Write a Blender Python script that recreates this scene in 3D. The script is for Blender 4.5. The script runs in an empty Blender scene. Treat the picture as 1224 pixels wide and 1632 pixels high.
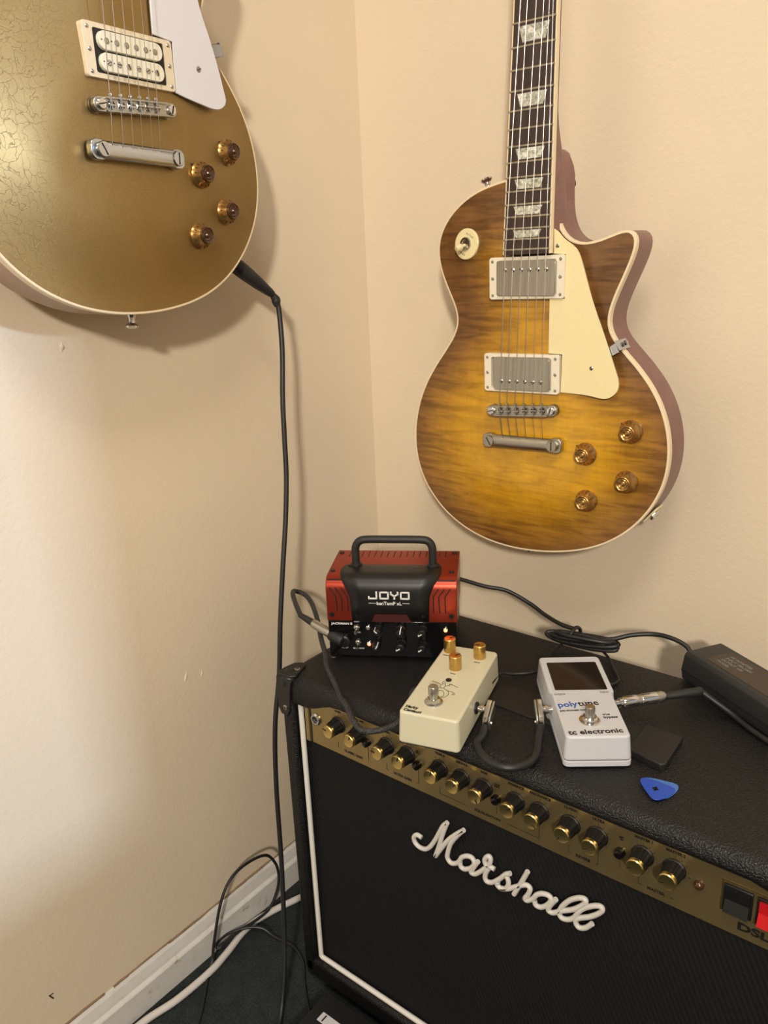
import bpy, bmesh, math, random
from mathutils import Vector, Matrix, noise
from mathutils.geometry import delaunay_2d_cdt

sc = bpy.context.scene
C = sc.collection
random.seed(4)
PI = math.pi

# ------------------------------------------------------------------ camera
F_PX, PITCH, ROLL, AZ = 1266.584, math.radians(17.7664), math.radians(2.4086), math.radians(39.2076)
fwd = Vector((-math.sin(AZ)*math.cos(PITCH), math.cos(AZ)*math.cos(PITCH), -math.sin(PITCH)))
right0 = Vector((math.cos(AZ), math.sin(AZ), 0))
up0 = right0.cross(fwd)
right = right0*math.cos(ROLL) - up0*math.sin(ROLL)
up = right.cross(fwd)
cam_data = bpy.data.cameras.new('camera')
cam = bpy.data.objects.new('camera', cam_data)
C.objects.link(cam)
cam.matrix_world = Matrix(((right.x, up.x, -fwd.x, .76443), (right.y, up.y, -fwd.y, -.92055), (right.z, up.z, -fwd.z, .9204), (0, 0, 0, 1)))
cam_data.sensor_fit = 'VERTICAL'
cam_data.sensor_height = 36.0
cam_data.lens = 36.0*F_PX/1632
cam_data.clip_start = .01
sc.camera = cam

# ------------------------------------------------------------------ light
world = bpy.data.worlds.new('world'); sc.world = world; world.use_nodes = True
world.node_tree.nodes['Background'].inputs[0].default_value = (.75, .85, 1, 1)
world.node_tree.nodes['Background'].inputs[1].default_value = .5

def area(name, loc, aim, sx, sy, power, col, spread=PI):
    l = bpy.data.lights.new(name, 'AREA'); l.shape = 'RECTANGLE'; l.size = sx; l.size_y = sy
    l.energy = power; l.color = col; l.spread = spread
    o = bpy.data.objects.new(name, l); C.objects.link(o); o.location = loc
    o.rotation_euler = (Vector(aim)-Vector(loc)).to_track_quat('-Z', 'Y').to_euler()
    return o
area('room_lamp_light', (1.85, -2.55, 1.80), (.15, -.2, .95), .16, .16, 19.5, (1, .905, .77), math.radians(115))
area('ceiling_fill_light', (.95, -1.25, 2.36), (.95, -1.25, 0), .5, .5, 14, (1, .93, .83))  # added fill from overhead to brighten the upward faces, no real fixture
area('window_daylight', (8, .70, 2.7), (0, -.6, .8), .25, .25, 300, (.56, .72, 1))

sc.view_settings.view_transform = 'Standard'
sc.view_settings.look = 'None'
sc.view_settings.gamma = 1
sc.view_settings.use_curve_mapping = False
sc.view_settings.exposure = 0.28

# ------------------------------------------------------------------ materials
def srgb(r, g, b):
    f = lambda c: (c/255/12.92) if c/255 <= .04045 else ((c/255+.055)/1.055)**2.4
    return (f(r), f(g), f(b), 1)

class Mat:
    def __init__(s, name, col=(.5, .5, .5, 1), rough=.5, metal=0., coat=0., spec=.5):
        s.m = bpy.data.materials.new(name); s.m.use_nodes = True
        s.nt = s.m.node_tree; s.n = s.nt.nodes; s.l = s.nt.links
        s.b = s.n['Principled BSDF']
        s.b.inputs['Base Color'].default_value = col
        s.b.inputs['Roughness'].default_value = rough
        s.b.inputs['Metallic'].default_value = metal
        s.b.inputs['Coat Weight'].default_value = coat
        s.b.inputs['Coat Roughness'].default_value = .15
        s.b.inputs['Specular IOR Level'].default_value = spec
        s.tc = s.n.new('ShaderNodeTexCoord')
    def coord(s, scale=(1, 1, 1), rot=(0, 0, 0)):
        mp = s.n.new('ShaderNodeMapping'); mp.inputs['Scale'].default_value = scale; mp.inputs['Rotation'].default_value = rot
        s.l.new(s.tc.outputs['Object'], mp.inputs[0]); return mp.outputs[0]
    def noise(s, sc_=10, detail=3, co=None, rough=.5, dist=0.):
        n = s.n.new('ShaderNodeTexNoise'); n.inputs['Scale'].default_value = sc_; n.inputs['Detail'].default_value = detail
        n.inputs['Roughness'].default_value = rough; n.inputs['Distortion'].default_value = dist
        s.l.new(co or s.tc.outputs['Object'], n.inputs['Vector']); return n.outputs[0]
    def voro(s, sc_=10, feat='F1', co=None):
        n = s.n.new('ShaderNodeTexVoronoi'); n.feature = feat; n.inputs['Scale'].default_value = sc_
        s.l.new(co or s.tc.outputs['Object'], n.inputs['Vector']); return n.outputs['Distance']
    def ramp(s, fac, stops):
        r = s.n.new('ShaderNodeValToRGB'); e = r.color_ramp.elements
        while len(e) < len(stops): e.new(.5)
        for el, (p, c) in zip(e, stops): el.position = p; el.color = c if len(c) == 4 else (*c, 1)
        s.l.new(fac, r.inputs[0]); return r.outputs[0]
    def mix(s, fac, a, b, mode='MIX'):
        n = s.n.new('ShaderNodeMix'); n.data_type = 'RGBA'; n.blend_type = mode
        for i, v in ((0, fac), (6, a), (7, b)):
            if isinstance(v, (int, float)): n.inputs[i].default_value = v
            elif isinstance(v, tuple): n.inputs[i].default_value = v
            else: s.l.new(v, n.inputs[i])
        return n.outputs[2]
    def math(s, op, a, b=0.):
        n = s.n.new('ShaderNodeMath'); n.operation = op
        for i, v in ((0, a), (1, b)):
            if isinstance(v, (int, float)): n.inputs[i].default_value = v
            else: s.l.new(v, n.inputs[i])
        return n.outputs[0]
    def color(s, sock): s.l.new(sock, s.b.inputs['Base Color'])
    def rough(s, sock): s.l.new(sock, s.b.inputs['Roughness'])
    def bump(s, h, strength=.3, dist=.001):
        n = s.n.new('ShaderNodeBump'); n.inputs['Strength'].default_value = strength; n.inputs['Distance'].default_value = dist
        s.l.new(h, n.inputs['Height']); s.l.new(n.outputs[0], s.b.inputs['Normal'])

def simple(name, col, rough=.5, metal=0., coat=0., nz=0., ns=200, bumpd=0.):
    m = Mat(name, col, rough, metal, coat)
    h = m.noise(ns, 3)
    if nz:
        dark = tuple(c*(1-nz) for c in col[:3])+(1,)
        m.color(m.ramp(h, [(.3, dark), (.7, col)]))
    m.rough(m.math('ADD', m.math('MULTIPLY', h, .05), max(rough-.025, .02)))
    if bumpd: m.bump(h, .4, bumpd)
    return m.m

def wall_mat():
    m = Mat('wall_paint', srgb(226, 206, 178), .42)
    n1 = m.noise(260, 4); n2 = m.noise(150, 3, rough=.6); n3 = m.noise(3, 3)
    m.color(m.ramp(n3, [(.35, srgb(220, 205, 181)), (.65, srgb(226, 210, 185))]))
    m.bump(m.math('ADD', m.math('MULTIPLY', n1, .35), n2), .3, .0012)
    return m.m
def baseboard_mat():
    m = Mat('baseboard_paint', srgb(214, 210, 205), .38)
    n = m.noise(45, 5, rough=.7)
    m.color(m.ramp(n, [(.30, srgb(150, 138, 118)), (.40, srgb(208, 205, 200)), (.8, srgb(218, 215, 212))]))
    m.bump(n, .3, .001); return m.m
def carpet_mat():
    m = Mat('carpet_pile', srgb(52, 58, 58), .95, spec=.1)
    n = m.noise(420, 4, rough=.7); n2 = m.noise(50, 3)
    m.color(m.mix(.5, m.ramp(n, [(.3, srgb(30, 34, 35)), (.7, srgb(84, 92, 92))]), m.ramp(n2, [(.3, srgb(40, 45, 46)), (.7, srgb(66, 73, 73))])))
    m.bump(n, 1., .006); return m.m
def tolex_mat():
    m = Mat('black_tolex', srgb(15, 15, 17), .38, spec=.4)
    v = m.voro(620); n = m.noise(330, 3, rough=.6, dist=.8)
    h = m.math('ADD', m.math('MULTIPLY', v, .8), n)
    m.bump(h, .75, .0011)
    m.rough(m.ramp(n, [(.3, (.5, .5, .5)), (.7, (.34, .34, .34))])); return m.m
def grille_mat():
    m = Mat('black_grille_cloth', srgb(18, 18, 20), .75, spec=.25)
    w = m.n.new('ShaderNodeTexWave'); w.wave_type = 'BANDS'; w.bands_direction = 'X'; w.inputs['Scale'].default_value = 62
    w.inputs['Distortion'].default_value = .3
    m.l.new(m.coord((1, 1, 1), (0, .42, 0)), w.inputs[0])
    w2 = m.n.new('ShaderNodeTexWave'); w2.bands_direction = 'Z'; w2.inputs['Scale'].default_value = 160
    m.l.new(m.tc.outputs['Object'], w2.inputs[0])
    m.color(m.ramp(w.outputs['Fac'], [(.2, srgb(12, 12, 14)), (.8, srgb(23, 24, 26))]))
    m.bump(m.math('ADD', w.outputs['Fac'], m.math('MULTIPLY', w2.outputs['Fac'], .4)), .6, .0006); return m.m
def brushed(name, col, rough, sx=8, sz=900, metal=1., amt=.15):
    m = Mat(name, col, rough, metal)
    n = m.noise(1, 3, m.coord((sx, sx, sz)))
    m.rough(m.math('ADD', m.math('MULTIPLY', n, amt), rough-amt/2))
    m.bump(n, .12, .0002); return m.m
def burst_mat():
    m = Mat('flamed_maple_burst', (.5, .3, .05, 1), .3, coat=.35)
    at = m.n.new('ShaderNodeAttribute'); at.attribute_name = 'edge'
    wob = m.math('MULTIPLY', m.noise(9, 3), .10)
    e = m.math('ADD', m.math('ADD', at.outputs['Fac'], .05), wob)
    sp = m.n.new('ShaderNodeSeparateXYZ'); m.l.new(m.tc.outputs['Object'], sp.inputs[0])
    up_ = m.ramp(m.math('ADD', m.math('MULTIPLY', sp.outputs[1], 2.4), .3), [(.3, (0, 0, 0)), (.75, (1, 1, 1))])
    e = m.math('SUBTRACT', e, m.math('MULTIPLY', up_, .36))
    base = m.ramp(e, [(.0, srgb(116, 80, 42)), (.16, srgb(138, 98, 46)), (.42, srgb(176, 130, 36)), (.68, srgb(202, 152, 28)), (1., srgb(210, 160, 30))])
    fl = m.noise(1, 4, m.coord((10, 85, 20)), .62, 1.0)
    fl2 = m.noise(1, 3, m.coord((20, 190, 20)), .6, .5)
    flm = m.ramp(m.math('ADD', m.math('MULTIPLY', fl, .7), m.math('MULTIPLY', fl2, .3)), [(.40, (.55, .49, .43)), (.50, (.92, .90, .87)), (.60, (1.18, 1.16, 1.08))])
    blot = m.ramp(m.noise(28, 5, rough=.65), [(.35, (.82, .78, .74)), (.6, (1.02, 1.0, 1.0))])
    grain = m.ramp(m.noise(1, 2, m.coord((500, 18, 40))), [(.3, (.92, .9, .88)), (.6, (1, 1, 1))])
    col = m.mix(1., m.mix(m.ramp(m.math('ADD', e, 0.), [(.25, (.95, .95, .95)), (.8, (.45, .45, .45))]), base, flm, 'MULTIPLY'), blot, 'MULTIPLY')
    m.color(m.mix(.7, col, grain, 'MULTIPLY'))
    m.rough(m.ramp(m.noise(30, 3), [(.3, (.27, .27, .27)), (.7, (.4, .4, .4))])); return m.m
def gold_mat():
    m = Mat('gold_top_lacquer', srgb(172, 144, 80), .42, .95, coat=.5); m.b.inputs['Coat Roughness'].default_value = .42
    n = m.noise(14, 4); fine = m.noise(900, 2)
    m.color(m.mix(.4, m.ramp(n, [(.3, srgb(146, 121, 72)), (.7, srgb(160, 135, 84))]), m.ramp(fine, [(.3, srgb(140, 114, 66)), (.7, srgb(170, 144, 92))])))
    wv = m.n.new('ShaderNodeVectorMath'); wv.operation = 'ADD'
    nn = m.n.new('ShaderNodeTexNoise'); nn.inputs['Scale'].default_value = 60; m.l.new(m.tc.outputs['Object'], nn.inputs[0])
    sv = m.n.new('ShaderNodeVectorMath'); sv.operation = 'SCALE'; sv.inputs['Scale'].default_value = .02
    m.l.new(nn.outputs[1], sv.inputs[0]); m.l.new(m.coord((1, .8, .01)), wv.inputs[0]); m.l.new(sv.outputs[0], wv.inputs[1])
    d = m.voro(140, 'DISTANCE_TO_EDGE', wv.outputs[0])
    crack = m.ramp(d, [(0., (0, 0, 0)), (.022, (1, 1, 1))])
    # weather checking stays in the treble-less outer left of the lacquer
    sep = m.n.new('ShaderNodeSeparateXYZ'); m.l.new(m.tc.outputs['Object'], sep.inputs[0])
    reg = m.ramp(m.math('ADD', m.math('MULTIPLY', sep.outputs[0], -6.), m.math('MULTIPLY', m.noise(12, 3), .9)), [(.85, (0, 0, 0)), (1.05, (1, 1, 1))])
    inv = m.ramp(crack, [(0., (1, 1, 1)), (1., (0, 0, 0))])
    k = m.math('MULTIPLY', inv, reg)
    prev = m.b.inputs['Base Color'].links[0].from_socket
    m.color(m.mix(m.math('MULTIPLY', k, .42), prev, srgb(92, 66, 30)))
    m.bump(m.math('SUBTRACT', 0., k), .3, .0003)
    m.rough(m.ramp(m.noise(22, 4), [(.3, (.41, .41, .41)), (.7, (.48, .48, .48))])); return m.m
def wood(name, c1, c2, scale=(4, 60, 60), rough=.4, coat=.2):
    m = Mat(name, c1, rough, coat=coat)
    m.color(m.ramp(m.noise(1, 4, m.coord(scale), .6, .4), [(.3, c1), (.7, c2)])); return m.m
def pearl_mat():
    m = Mat('pearl_inlay', srgb(190, 190, 178), .22, coat=.4)
    m.color(m.ramp(m.noise(150, 3, rough=.6, dist=1.5), [(.32, srgb(120, 120, 108)), (.5, srgb(178, 178, 164)), (.66, srgb(226, 226, 214))])); return m.m
def braid_mat():
    m = Mat('black_braided_sleeve', srgb(30, 30, 31), .6)
    v = m.voro(900, 'F1'); m.color(m.ramp(v, [(.2, srgb(74, 74, 74)), (.6, srgb(22, 22, 23))])); m.bump(v, .7, .0006); return m.m
def emit(name, col, st):
    m = Mat(name, col, .4); m.b.inputs['Emission Color'].default_value = col; m.b.inputs['Emission Strength'].default_value = st; return m.m

M = dict(
 wall=wall_mat(), base=baseboard_mat(), carpet=carpet_mat(), tolex=tolex_mat(), grille=grille_mat(),
 ceil=simple('ceiling_paint', srgb(225, 222, 214), .8), joint=simple('gap_filler', srgb(150, 124, 92), .8, nz=.4, ns=90),
 panelgold=brushed('brushed_gold_panel', srgb(160, 142, 100), .32, 6, 1200, .8), goldcap=simple('gold_knob_cap', srgb(212, 190, 128), .30, 1.),
 brass=brushed('brass_knob', srgb(208, 172, 100), .36, 60, 900), black=simple('black_plastic', srgb(20, 20, 21), .42, ns=300),
 blacksoft=simple('black_rubber', srgb(30, 31, 32), .55, ns=500, bumpd=.0002), blackgloss=simple('black_gloss', srgb(12, 12, 13), .12),
 knobblack=simple('knob_black', srgb(14, 13, 13), .5), white=simple('white_piping_plastic', srgb(222, 220, 214), .4),
 logo=simple('off_white_logo_plastic', srgb(205, 202, 196), .36), chrome=simple('polished_chrome', srgb(205, 205, 205), .12, 1.),
 nickel=brushed('aged_nickel', srgb(178, 176, 168), .36, 60, 60, 1., .2), steel=simple('bright_steel', srgb(190, 196, 206), .2, 1.),
 cream=simple('cream_plastic', srgb(236, 222, 172), .3, nz=.03), ringcream=simple('ivory_ring_plastic', srgb(232, 224, 204), .35, nz=.03),
 ringtan=simple('aged_ring_plastic', srgb(230, 216, 190), .4, nz=.06), bind=simple('cream_binding', srgb(232, 214, 180), .35, nz=.04),
 burst=burst_mat(), goldtop=gold_mat(), mahog=wood('red_mahogany', srgb(112, 70, 66), srgb(130, 86, 79)), mahogb=wood('brown_mahogany', srgb(150, 116, 92), srgb(170, 136, 108)),
 rosewood=wood('rosewood', srgb(42, 30, 28), srgb(66, 50, 45), (160, 8, 50), .5, 0.), pearl=pearl_mat(),
 fret=simple('fret_nickel', srgb(205, 200, 186), .22, 1.), amber=simple('amber_knob_top', srgb(176, 138, 80), .24, .85, .3),
 dkamber=simple('dark_amber_knob', srgb(84, 58, 38), .2, .45, .5), whiteplastic=simple('white_pickguard', srgb(222, 222, 230), .3, ns=4),
 bobbin=simple('cream_bobbin', srgb(236, 232, 214), .4), tip=simple('switch_tip', srgb(226, 210, 168), .3),
 red=brushed('anodised_red', srgb(156, 58, 40), .34, 500, 20, .75), ink=simple('black_ink', srgb(14, 14, 14), .6), inkw=simple('white_ink', srgb(225, 225, 225), .5),
 inkb=simple('blue_ink', srgb(34, 84, 170), .5), inkg=simple('grey_ink', srgb(120, 120, 120), .5), harb=simple('cream_powder_coat', srgb(206, 202, 176), .34, nz=.02, ns=700, bumpd=.0001),
 tcw=simple('white_powder_coat', srgb(196, 198, 204), .4, nz=.02, ns=900, bumpd=.0001), screen=simple('dark_display_glass', srgb(34, 28, 24), .1),
 cable=simple('black_cable_jacket', srgb(28, 29, 30), .45), braid=braid_mat(), wcable=simple('white_cable_jacket', srgb(206, 202, 198), .5),
 pick=simple('blue_pick', srgb(30, 72, 176), .3), pick2=simple('pale_blue_pick', srgb(62, 112, 186), .3), redsw=simple('red_rocker', srgb(190, 24, 30), .3),
 ledr=emit('red_led', (1, .16, .08, 1), 4), leds=emit('amber_led', (1, .30, .10, 1), 3), pin=simple('label_paper', srgb(198, 198, 202), .6),
 strap=simple('handle_vinyl', srgb(24, 23, 23), .5, ns=400, bumpd=.0005), brick=simple('charger_plastic', srgb(38, 40, 41), .5, ns=700, bumpd=.0002),
 bricklab=simple('charger_label', srgb(62, 50, 42), .45), gridcol=simple('dark_red_mesh', srgb(104, 30, 24), .5, .5), string=simple('string_steel', srgb(168, 164, 156), .35, 1.),
)

# ------------------------------------------------------------------ helpers
def link(name, me, mat, parent=None, smooth=False, bevel=0., seg=2):
    o = bpy.data.objects.new(name, me); C.objects.link(o)
    if mat is not None: me.materials.append(mat)
    if parent: o.parent = parent
    if smooth:
        for p in me.polygons: p.use_smooth = True
        me.set_sharp_from_angle(angle=math.radians(38))
    if bevel:
        b = o.modifiers.new('bevel', 'BEVEL'); b.width = bevel; b.segments = seg; b.limit_method = 'ANGLE'; b.angle_limit = math.radians(35)
    return o
def fin(name, bm, mat, parent=None, smooth=False, bevel=0., seg=2, M4=None):
    if M4 is not None: bm.transform(M4)
    bmesh.ops.recalc_face_normals(bm, faces=bm.faces)
    me = bpy.data.meshes.new(name); bm.to_mesh(me); bm.free()
    return link(name, me, mat, parent, smooth, bevel, seg)
def empty(name, mat4, label, cat, group=None):
    o = bpy.data.objects.new(name, None); C.objects.link(o); o.empty_display_size = .02
    o.matrix_world = mat4; o['label'] = label; o['category'] = cat
    if group: o['group'] = group
    return o
def tag(o, label, cat, group=None):
    o['label'] = label; o['category'] = cat
    if group: o['group'] = group
    return o
def frame(o, u, v, w):
    u, v, w = Vector(u).normalized(), Vector(v).normalized(), Vector(w).normalized()
    return Matrix(((u.x, v.x, w.x, o[0]), (u.y, v.y, w.y, o[1]), (u.z, v.z, w.z, o[2]), (0, 0, 0, 1)))
def T(x, y, z): return Matrix.Translation((x, y, z))
def RZ(a): return Matrix.Rotation(math.radians(a), 4, 'Z')
def RX(a): return Matrix.Rotation(math.radians(a), 4, 'X')
def RY(a): return Matrix.Rotation(math.radians(a), 4, 'Y')
def bbox(bm, x0, x1, y0, y1, z0, z1):
    vs = [bm.verts.new(p) for p in ((x0, y0, z0), (x1, y0, z0), (x1, y1, z0), (x0, y1, z0), (x0, y0, z1), (x1, y0, z1), (x1, y1, z1), (x0, y1, z1))]
    for f in ((0, 3, 2, 1), (4, 5, 6, 7), (0, 1, 5, 4), (1, 2, 6, 5), (2, 3, 7, 6), (3, 0, 4, 7)): bm.faces.new([vs[i] for i in f])
def box(name, x0, x1, y0, y1, z0, z1, mat, parent=None, bevel=0., seg=2):
    bm = bmesh.new(); bbox(bm, x0, x1, y0, y1, z0, z1); return fin(name, bm, mat, parent, bevel > 0, bevel, seg)
def prism_bm(bm, pts, z0, z1, pts_top=None):
    a = [bm.verts.new((p[0], p[1], z0)) for p in pts]; b = [bm.verts.new((p[0], p[1], z1)) for p in (pts_top or pts)]
    n = len(pts)
    bm.faces.new(a[::-1]); bm.faces.new(b)
    for i in range(n): bm.faces.new((a[i], a[(i+1) % n], b[(i+1) % n], b[i]))
def prism(name, pts, z0, z1, mat, parent=None, bevel=0., smooth=True, top=None, M4=None, seg=2):
    bm = bmesh.new(); prism_bm(bm, pts, z0, z1, top); return fin(name, bm, mat, parent, smooth, bevel, seg, M4)
def lathe_bm(bm, prof, n=24, M4=None, rib=None):
    # prof: (radius, z); rib: function(angle index, r, z)->r
    rings = []
    for r, z in prof:
        if r < 1e-6: rings.append([bm.verts.new((0, 0, z))])
        else: rings.append([bm.verts.new(((rib(i, r, z) if rib else r)*math.cos(2*PI*i/n), (rib(i, r, z) if rib else r)*math.sin(2*PI*i/n), z)) for i in range(n)])
    for A, B in zip(rings, rings[1:]):
        for i in range(n):
            j = (i+1) % n
            if len(A) == 1 and len(B) == 1: continue
            if len(A) == 1: bm.faces.new((A[0], B[i], B[j]))
            elif len(B) == 1: bm.faces.new((A[i], A[j], B[0]))
            else: bm.faces.new((A[i], A[j], B[j], B[i]))
    if len(rings[0]) > 1: bm.faces.new(rings[0][::-1])
    if len(rings[-1]) > 1: bm.faces.new(rings[-1])
    if M4 is not None: bmesh.ops.transform(bm, matrix=M4, verts=[v for r in rings for v in r])
def lathe(name, prof, mat, parent=None, n=24, M4=None, rib=None, smooth=True):
    bm = bmesh.new(); lathe_bm(bm, prof, n, M4, rib); return fin(name, bm, mat, parent, smooth)
def spline(pts, per=8, closed=False):
    pts = [Vector(p) for p in pts]; n = len(pts); out = []
    for i in range(n if closed else n-1):
        if closed: p0, p1, p2, p3 = pts[i-1], pts[i], pts[(i+1) % n], pts[(i+2) % n]
        else: p1, p2 = pts[i], pts[i+1]; p0 = pts[i-1] if i else p1*2-p2; p3 = pts[i+2] if i+2 < n else p2*2-p1
        for k in range(per):
            t = k/per
            out.append(.5*((2*p1)+(p2-p0)*t+(2*p0-5*p1+4*p2-p3)*t*t+(3*p1-p0-3*p2+p3)*t**3))
    if not closed: out.append(pts[-1])
    return out
def tube_bm(bm, path, r, n=10, cap=True, flat=1., rfun=None):
    path = [Vector(p) for p in path]
    t = (path[1]-path[0]).normalized(); ref = Vector((0, 0, 1)) if abs(t.z) < .9 else Vector((1, 0, 0))
    nrm = (ref - t*ref.dot(t)).normalized(); prev = None
    for i, p in enumerate(path):
        t = (path[min(i+1, len(path)-1)]-path[max(i-1, 0)]).normalized()
        nrm = (nrm - t*nrm.dot(t)).normalized(); bn = t.cross(nrm)
        rr = rfun(i/(len(path)-1)) if rfun else r
        ring = [bm.verts.new(p+(nrm*math.cos(2*PI*k/n)*flat+bn*math.sin(2*PI*k/n))*rr) for k in range(n)]
        if prev:
            for k in range(n): bm.faces.new((prev[k], prev[(k+1) % n], ring[(k+1) % n], ring[k]))
        elif cap: bm.faces.new(ring[::-1])
        prev = ring
    if cap: bm.faces.new(prev)
def tube(name, pts, r, mat, parent=None, per=8, n=10, sm=True, rfun=None):
    bm = bmesh.new(); tube_bm(bm, spline(pts, per) if sm else pts, r, n, rfun=rfun); return fin(name, bm, mat, parent, True)
def rrect(x0, x1, y0, y1, r, n=5):
    out = []
    for cx, cy, a in ((x1-r, y1-r, 0), (x0+r, y1-r, 90), (x0+r, y0+r, 180), (x1-r, y0+r, 270)):
        for k in range(n+1):
            t = math.radians(a+90*k/n); out.append((cx+r*math.cos(t), cy+r*math.sin(t)))
    return out
def txt(name, s, size, M4, mat, parent=None, width=None, bold=0., ext=.00012, align='LEFT', shear=0., space=1.):
    cu = bpy.data.curves.new(name, 'FONT'); cu.body = s; cu.size = size; cu.extrude = ext; cu.offset = bold; cu.align_x = align; cu.shear = shear
    cu.space_character = space; cu.resolution_u = 3
    o = bpy.data.objects.new(name, cu); C.objects.link(o)
    dg = bpy.context.evaluated_depsgraph_get()
    me = bpy.data.meshes.new_from_object(o.evaluated_get(dg)); bpy.data.objects.remove(o)
    if width and len(me.vertices):
        xs = [v.co.x for v in me.vertices]; k = width/(max(xs)-min(xs)); x0 = min(xs) if align == 'LEFT' else 0
        for v in me.vertices: v.co.x = (v.co.x-x0)*k
    me.transform(M4); me.materials.clear()
    return link(name, me, mat, parent)
def dup(o, parent=None, M4=None):
    c = o.copy(); C.objects.link(c)
    if parent: c.parent = parent
    if M4 is not None: c.matrix_local = M4
    for ch in list(o.children): dup(ch, c)
    return c
def segtube_bm(bm, segs, r, n=6):
    for s in segs: tube_bm(bm, s, r, n)

# ------------------------------------------------------------------ the room
def struct(o): o['kind'] = 'structure'; return o
XR, YN, ZC = 2.3, -3.2, 2.4
struct(box('floor', -.1, XR+.1, YN-.1, .1, -.09, .010, M['carpet']))
struct(box('ceiling', -.1, XR+.1, YN-.1, .1, ZC, ZC+.1, M['ceil']))
struct(box('wall_left', -.1, 0, YN-.1, .1, .01, ZC, M['wall']))
struct(box('wall_back', 0, XR, 0, .1, .01, ZC, M['wall']))
struct(box('wall_near', 0, XR, YN-.1, YN, .01, ZC, M['wall']))
bm = bmesh.new()   # wall_right with the window opening the daylight comes through
WY0, WY1, WZ0, WZ1 = -1.6, -.10, .93, 2.15
bbox(bm, XR, XR+.1, YN, WY0, .01, ZC); bbox(bm, XR, XR+.1, WY1, 0, .01, ZC)
bbox(bm, XR, XR+.1, WY0, WY1, .01, WZ0); bbox(bm, XR, XR+.1, WY0, WY1, WZ1, ZC)
struct(fin('wall_right', bm, M['wall']))
bm = bmesh.new()
bbox(bm, XR-.02, XR+.12, WY0, WY0+.04, WZ0, WZ1); bbox(bm, XR-.02, XR+.12, WY1-.04, WY1, WZ0, WZ1)
bbox(bm, XR-.02, XR+.12, WY0, WY1, WZ0, WZ0+.04); bbox(bm, XR-.02, XR+.12, WY0, WY1, WZ1-.04, WZ1)
struct(fin('window_1', bm, M['base']))
# baseboards: profile with a rounded ledge on top of a flat board
def baseboard(name, M4, length):
    prof = [(0, .010), (.013, .010), (.013, .047), (.012, .0485), (.0085, .0515), (.0075, .056), (.0045, .0655), (.0015, .0695), (0, .070)]
    bm = bmesh.new(); a = [bm.verts.new((x, 0, z)) for x, z in prof]; b = [bm.verts.new((x, length, z)) for x, z in prof]
    bm.faces.new(a); bm.faces.new(b[::-1])
    for i in range(len(prof)): j = (i+1) % len(prof); bm.faces.new((a[i], b[i], b[j], a[j]))
    return struct(fin(name, bm, M['base'], M4=M4))
baseboard('baseboard_left', T(0.0003, YN+.01, 0), -YN-.03)
baseboard('baseboard_back', Matrix(((0, 1, 0, .0), (-1, 0, 0, 0), (0, 0, 1, 0), (0, 0, 0, 1))) @ T(.0003, .014, 0), XR-.03)
# crack of old filler where board meets wall
bm = bmesh.new()
segs = []; y = -1.2
while y < -.02:
    L = random.uniform(.02, .07); z = .0705+random.uniform(-.0004, .0012)
    tube_bm(bm, [(.0012, y, z), (.0014, y+L*.5, z+random.uniform(-.0008, .001)), (.0012, y+L, z)], random.uniform(.0009, .0018), 5); y += L*random.uniform(.85, 1.25)
o = struct(fin('trim_1', bm, M['joint']))
# dents and scuffs in the left wall
bm = bmesh.new()
for (yy, zz, ln, an, r) in ((-.392, .427, .016, 70, .0016), (-.367, .421, .012, 75, .0014), (-.487, .847, .010, 80, .0022)):
    d = Vector((0, math.cos(math.radians(an)), math.sin(math.radians(an))))*ln/2; p = Vector((-.0004, yy, zz))
    tube_bm(bm, [p-d, p, p+d], r, 8, rfun=lambda t, r=r: r*(.25+math.sin(PI*t)))
o = struct(fin('trim_2', bm, M['wall'], smooth=True))
bm = bmesh.new()
p = Vector((.0001, -.629, .122)); tube_bm(bm, [p+Vector((0, -.002, .004)), p, p+Vector((0, .002, -.004))], .0009, 6); tube_bm(bm, [p+Vector((0, -.002, .003)), p+Vector((0, .003, .003))], .0007, 5)
struct(fin('trim_3', bm, M['dkamber']))

# ------------------------------------------------------------------ guitars
S_OUT = [(-0.0324, 0.2506), (-0.0443, 0.2487), (-0.056, 0.2462), (-0.0677, 0.243), (-0.0799, 0.238), (-0.0922, 0.2304), (-0.1033, 0.2219), (-0.1114, 0.2125), (-0.1181, 0.2029), (-0.1224, 0.1923), (-0.1239, 0.1822), (-0.1233, 0.1706), (-0.1207, 0.1588), (-0.116, 0.1471), (-0.1097, 0.134), (-0.1034, 0.1228), (-0.0983, 0.1116), (-0.0957, 0.1026), (-0.0963, 0.0922), (-0.101, 0.0802), (-0.1133, 0.0651), (-0.1315, 0.0456), (-0.1486, 0.0209), (-0.1607, -0.0059), (-0.1675, -0.0375), (-0.1679, -0.0693), (-0.1618, -0.0959), (-0.1472, -0.1215), (-0.1268, -0.1445), (-0.0991, -0.1641), (-0.0631, -0.1769), (-0.025, -0.1805), (0.0114, -0.1785), (0.0462, -0.1724), (0.0763, -0.1647), (0.1047, -0.1517), (0.129, -0.1336), (0.1491, -0.1097), (0.162, -0.0859), (0.1694, -0.0637), (0.1716, -0.0376), (0.1688, -0.0125), (0.1604, 0.0118), (0.1491, 0.0332), (0.1341, 0.052), (0.1126, 0.0707), (0.1029, 0.08), (0.097, 0.09), (0.0941, 0.0996), (0.0949, 0.1108), (0.1006, 0.1252), (0.1097, 0.1451), (0.1176, 0.1623), (0.1218, 0.1747), (0.122, 0.1837), (0.1184, 0.1895), (0.1128, 0.1927), (0.1064, 0.193), (0.0963, 0.1888), (0.0803, 0.1822), (0.0648, 0.1792), (0.0512, 0.1816), (0.0411, 0.1882), (0.0332, 0.1995), (0.0298, 0.2148), (0.029, 0.232), (0.0293, 0.2499)]
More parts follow.
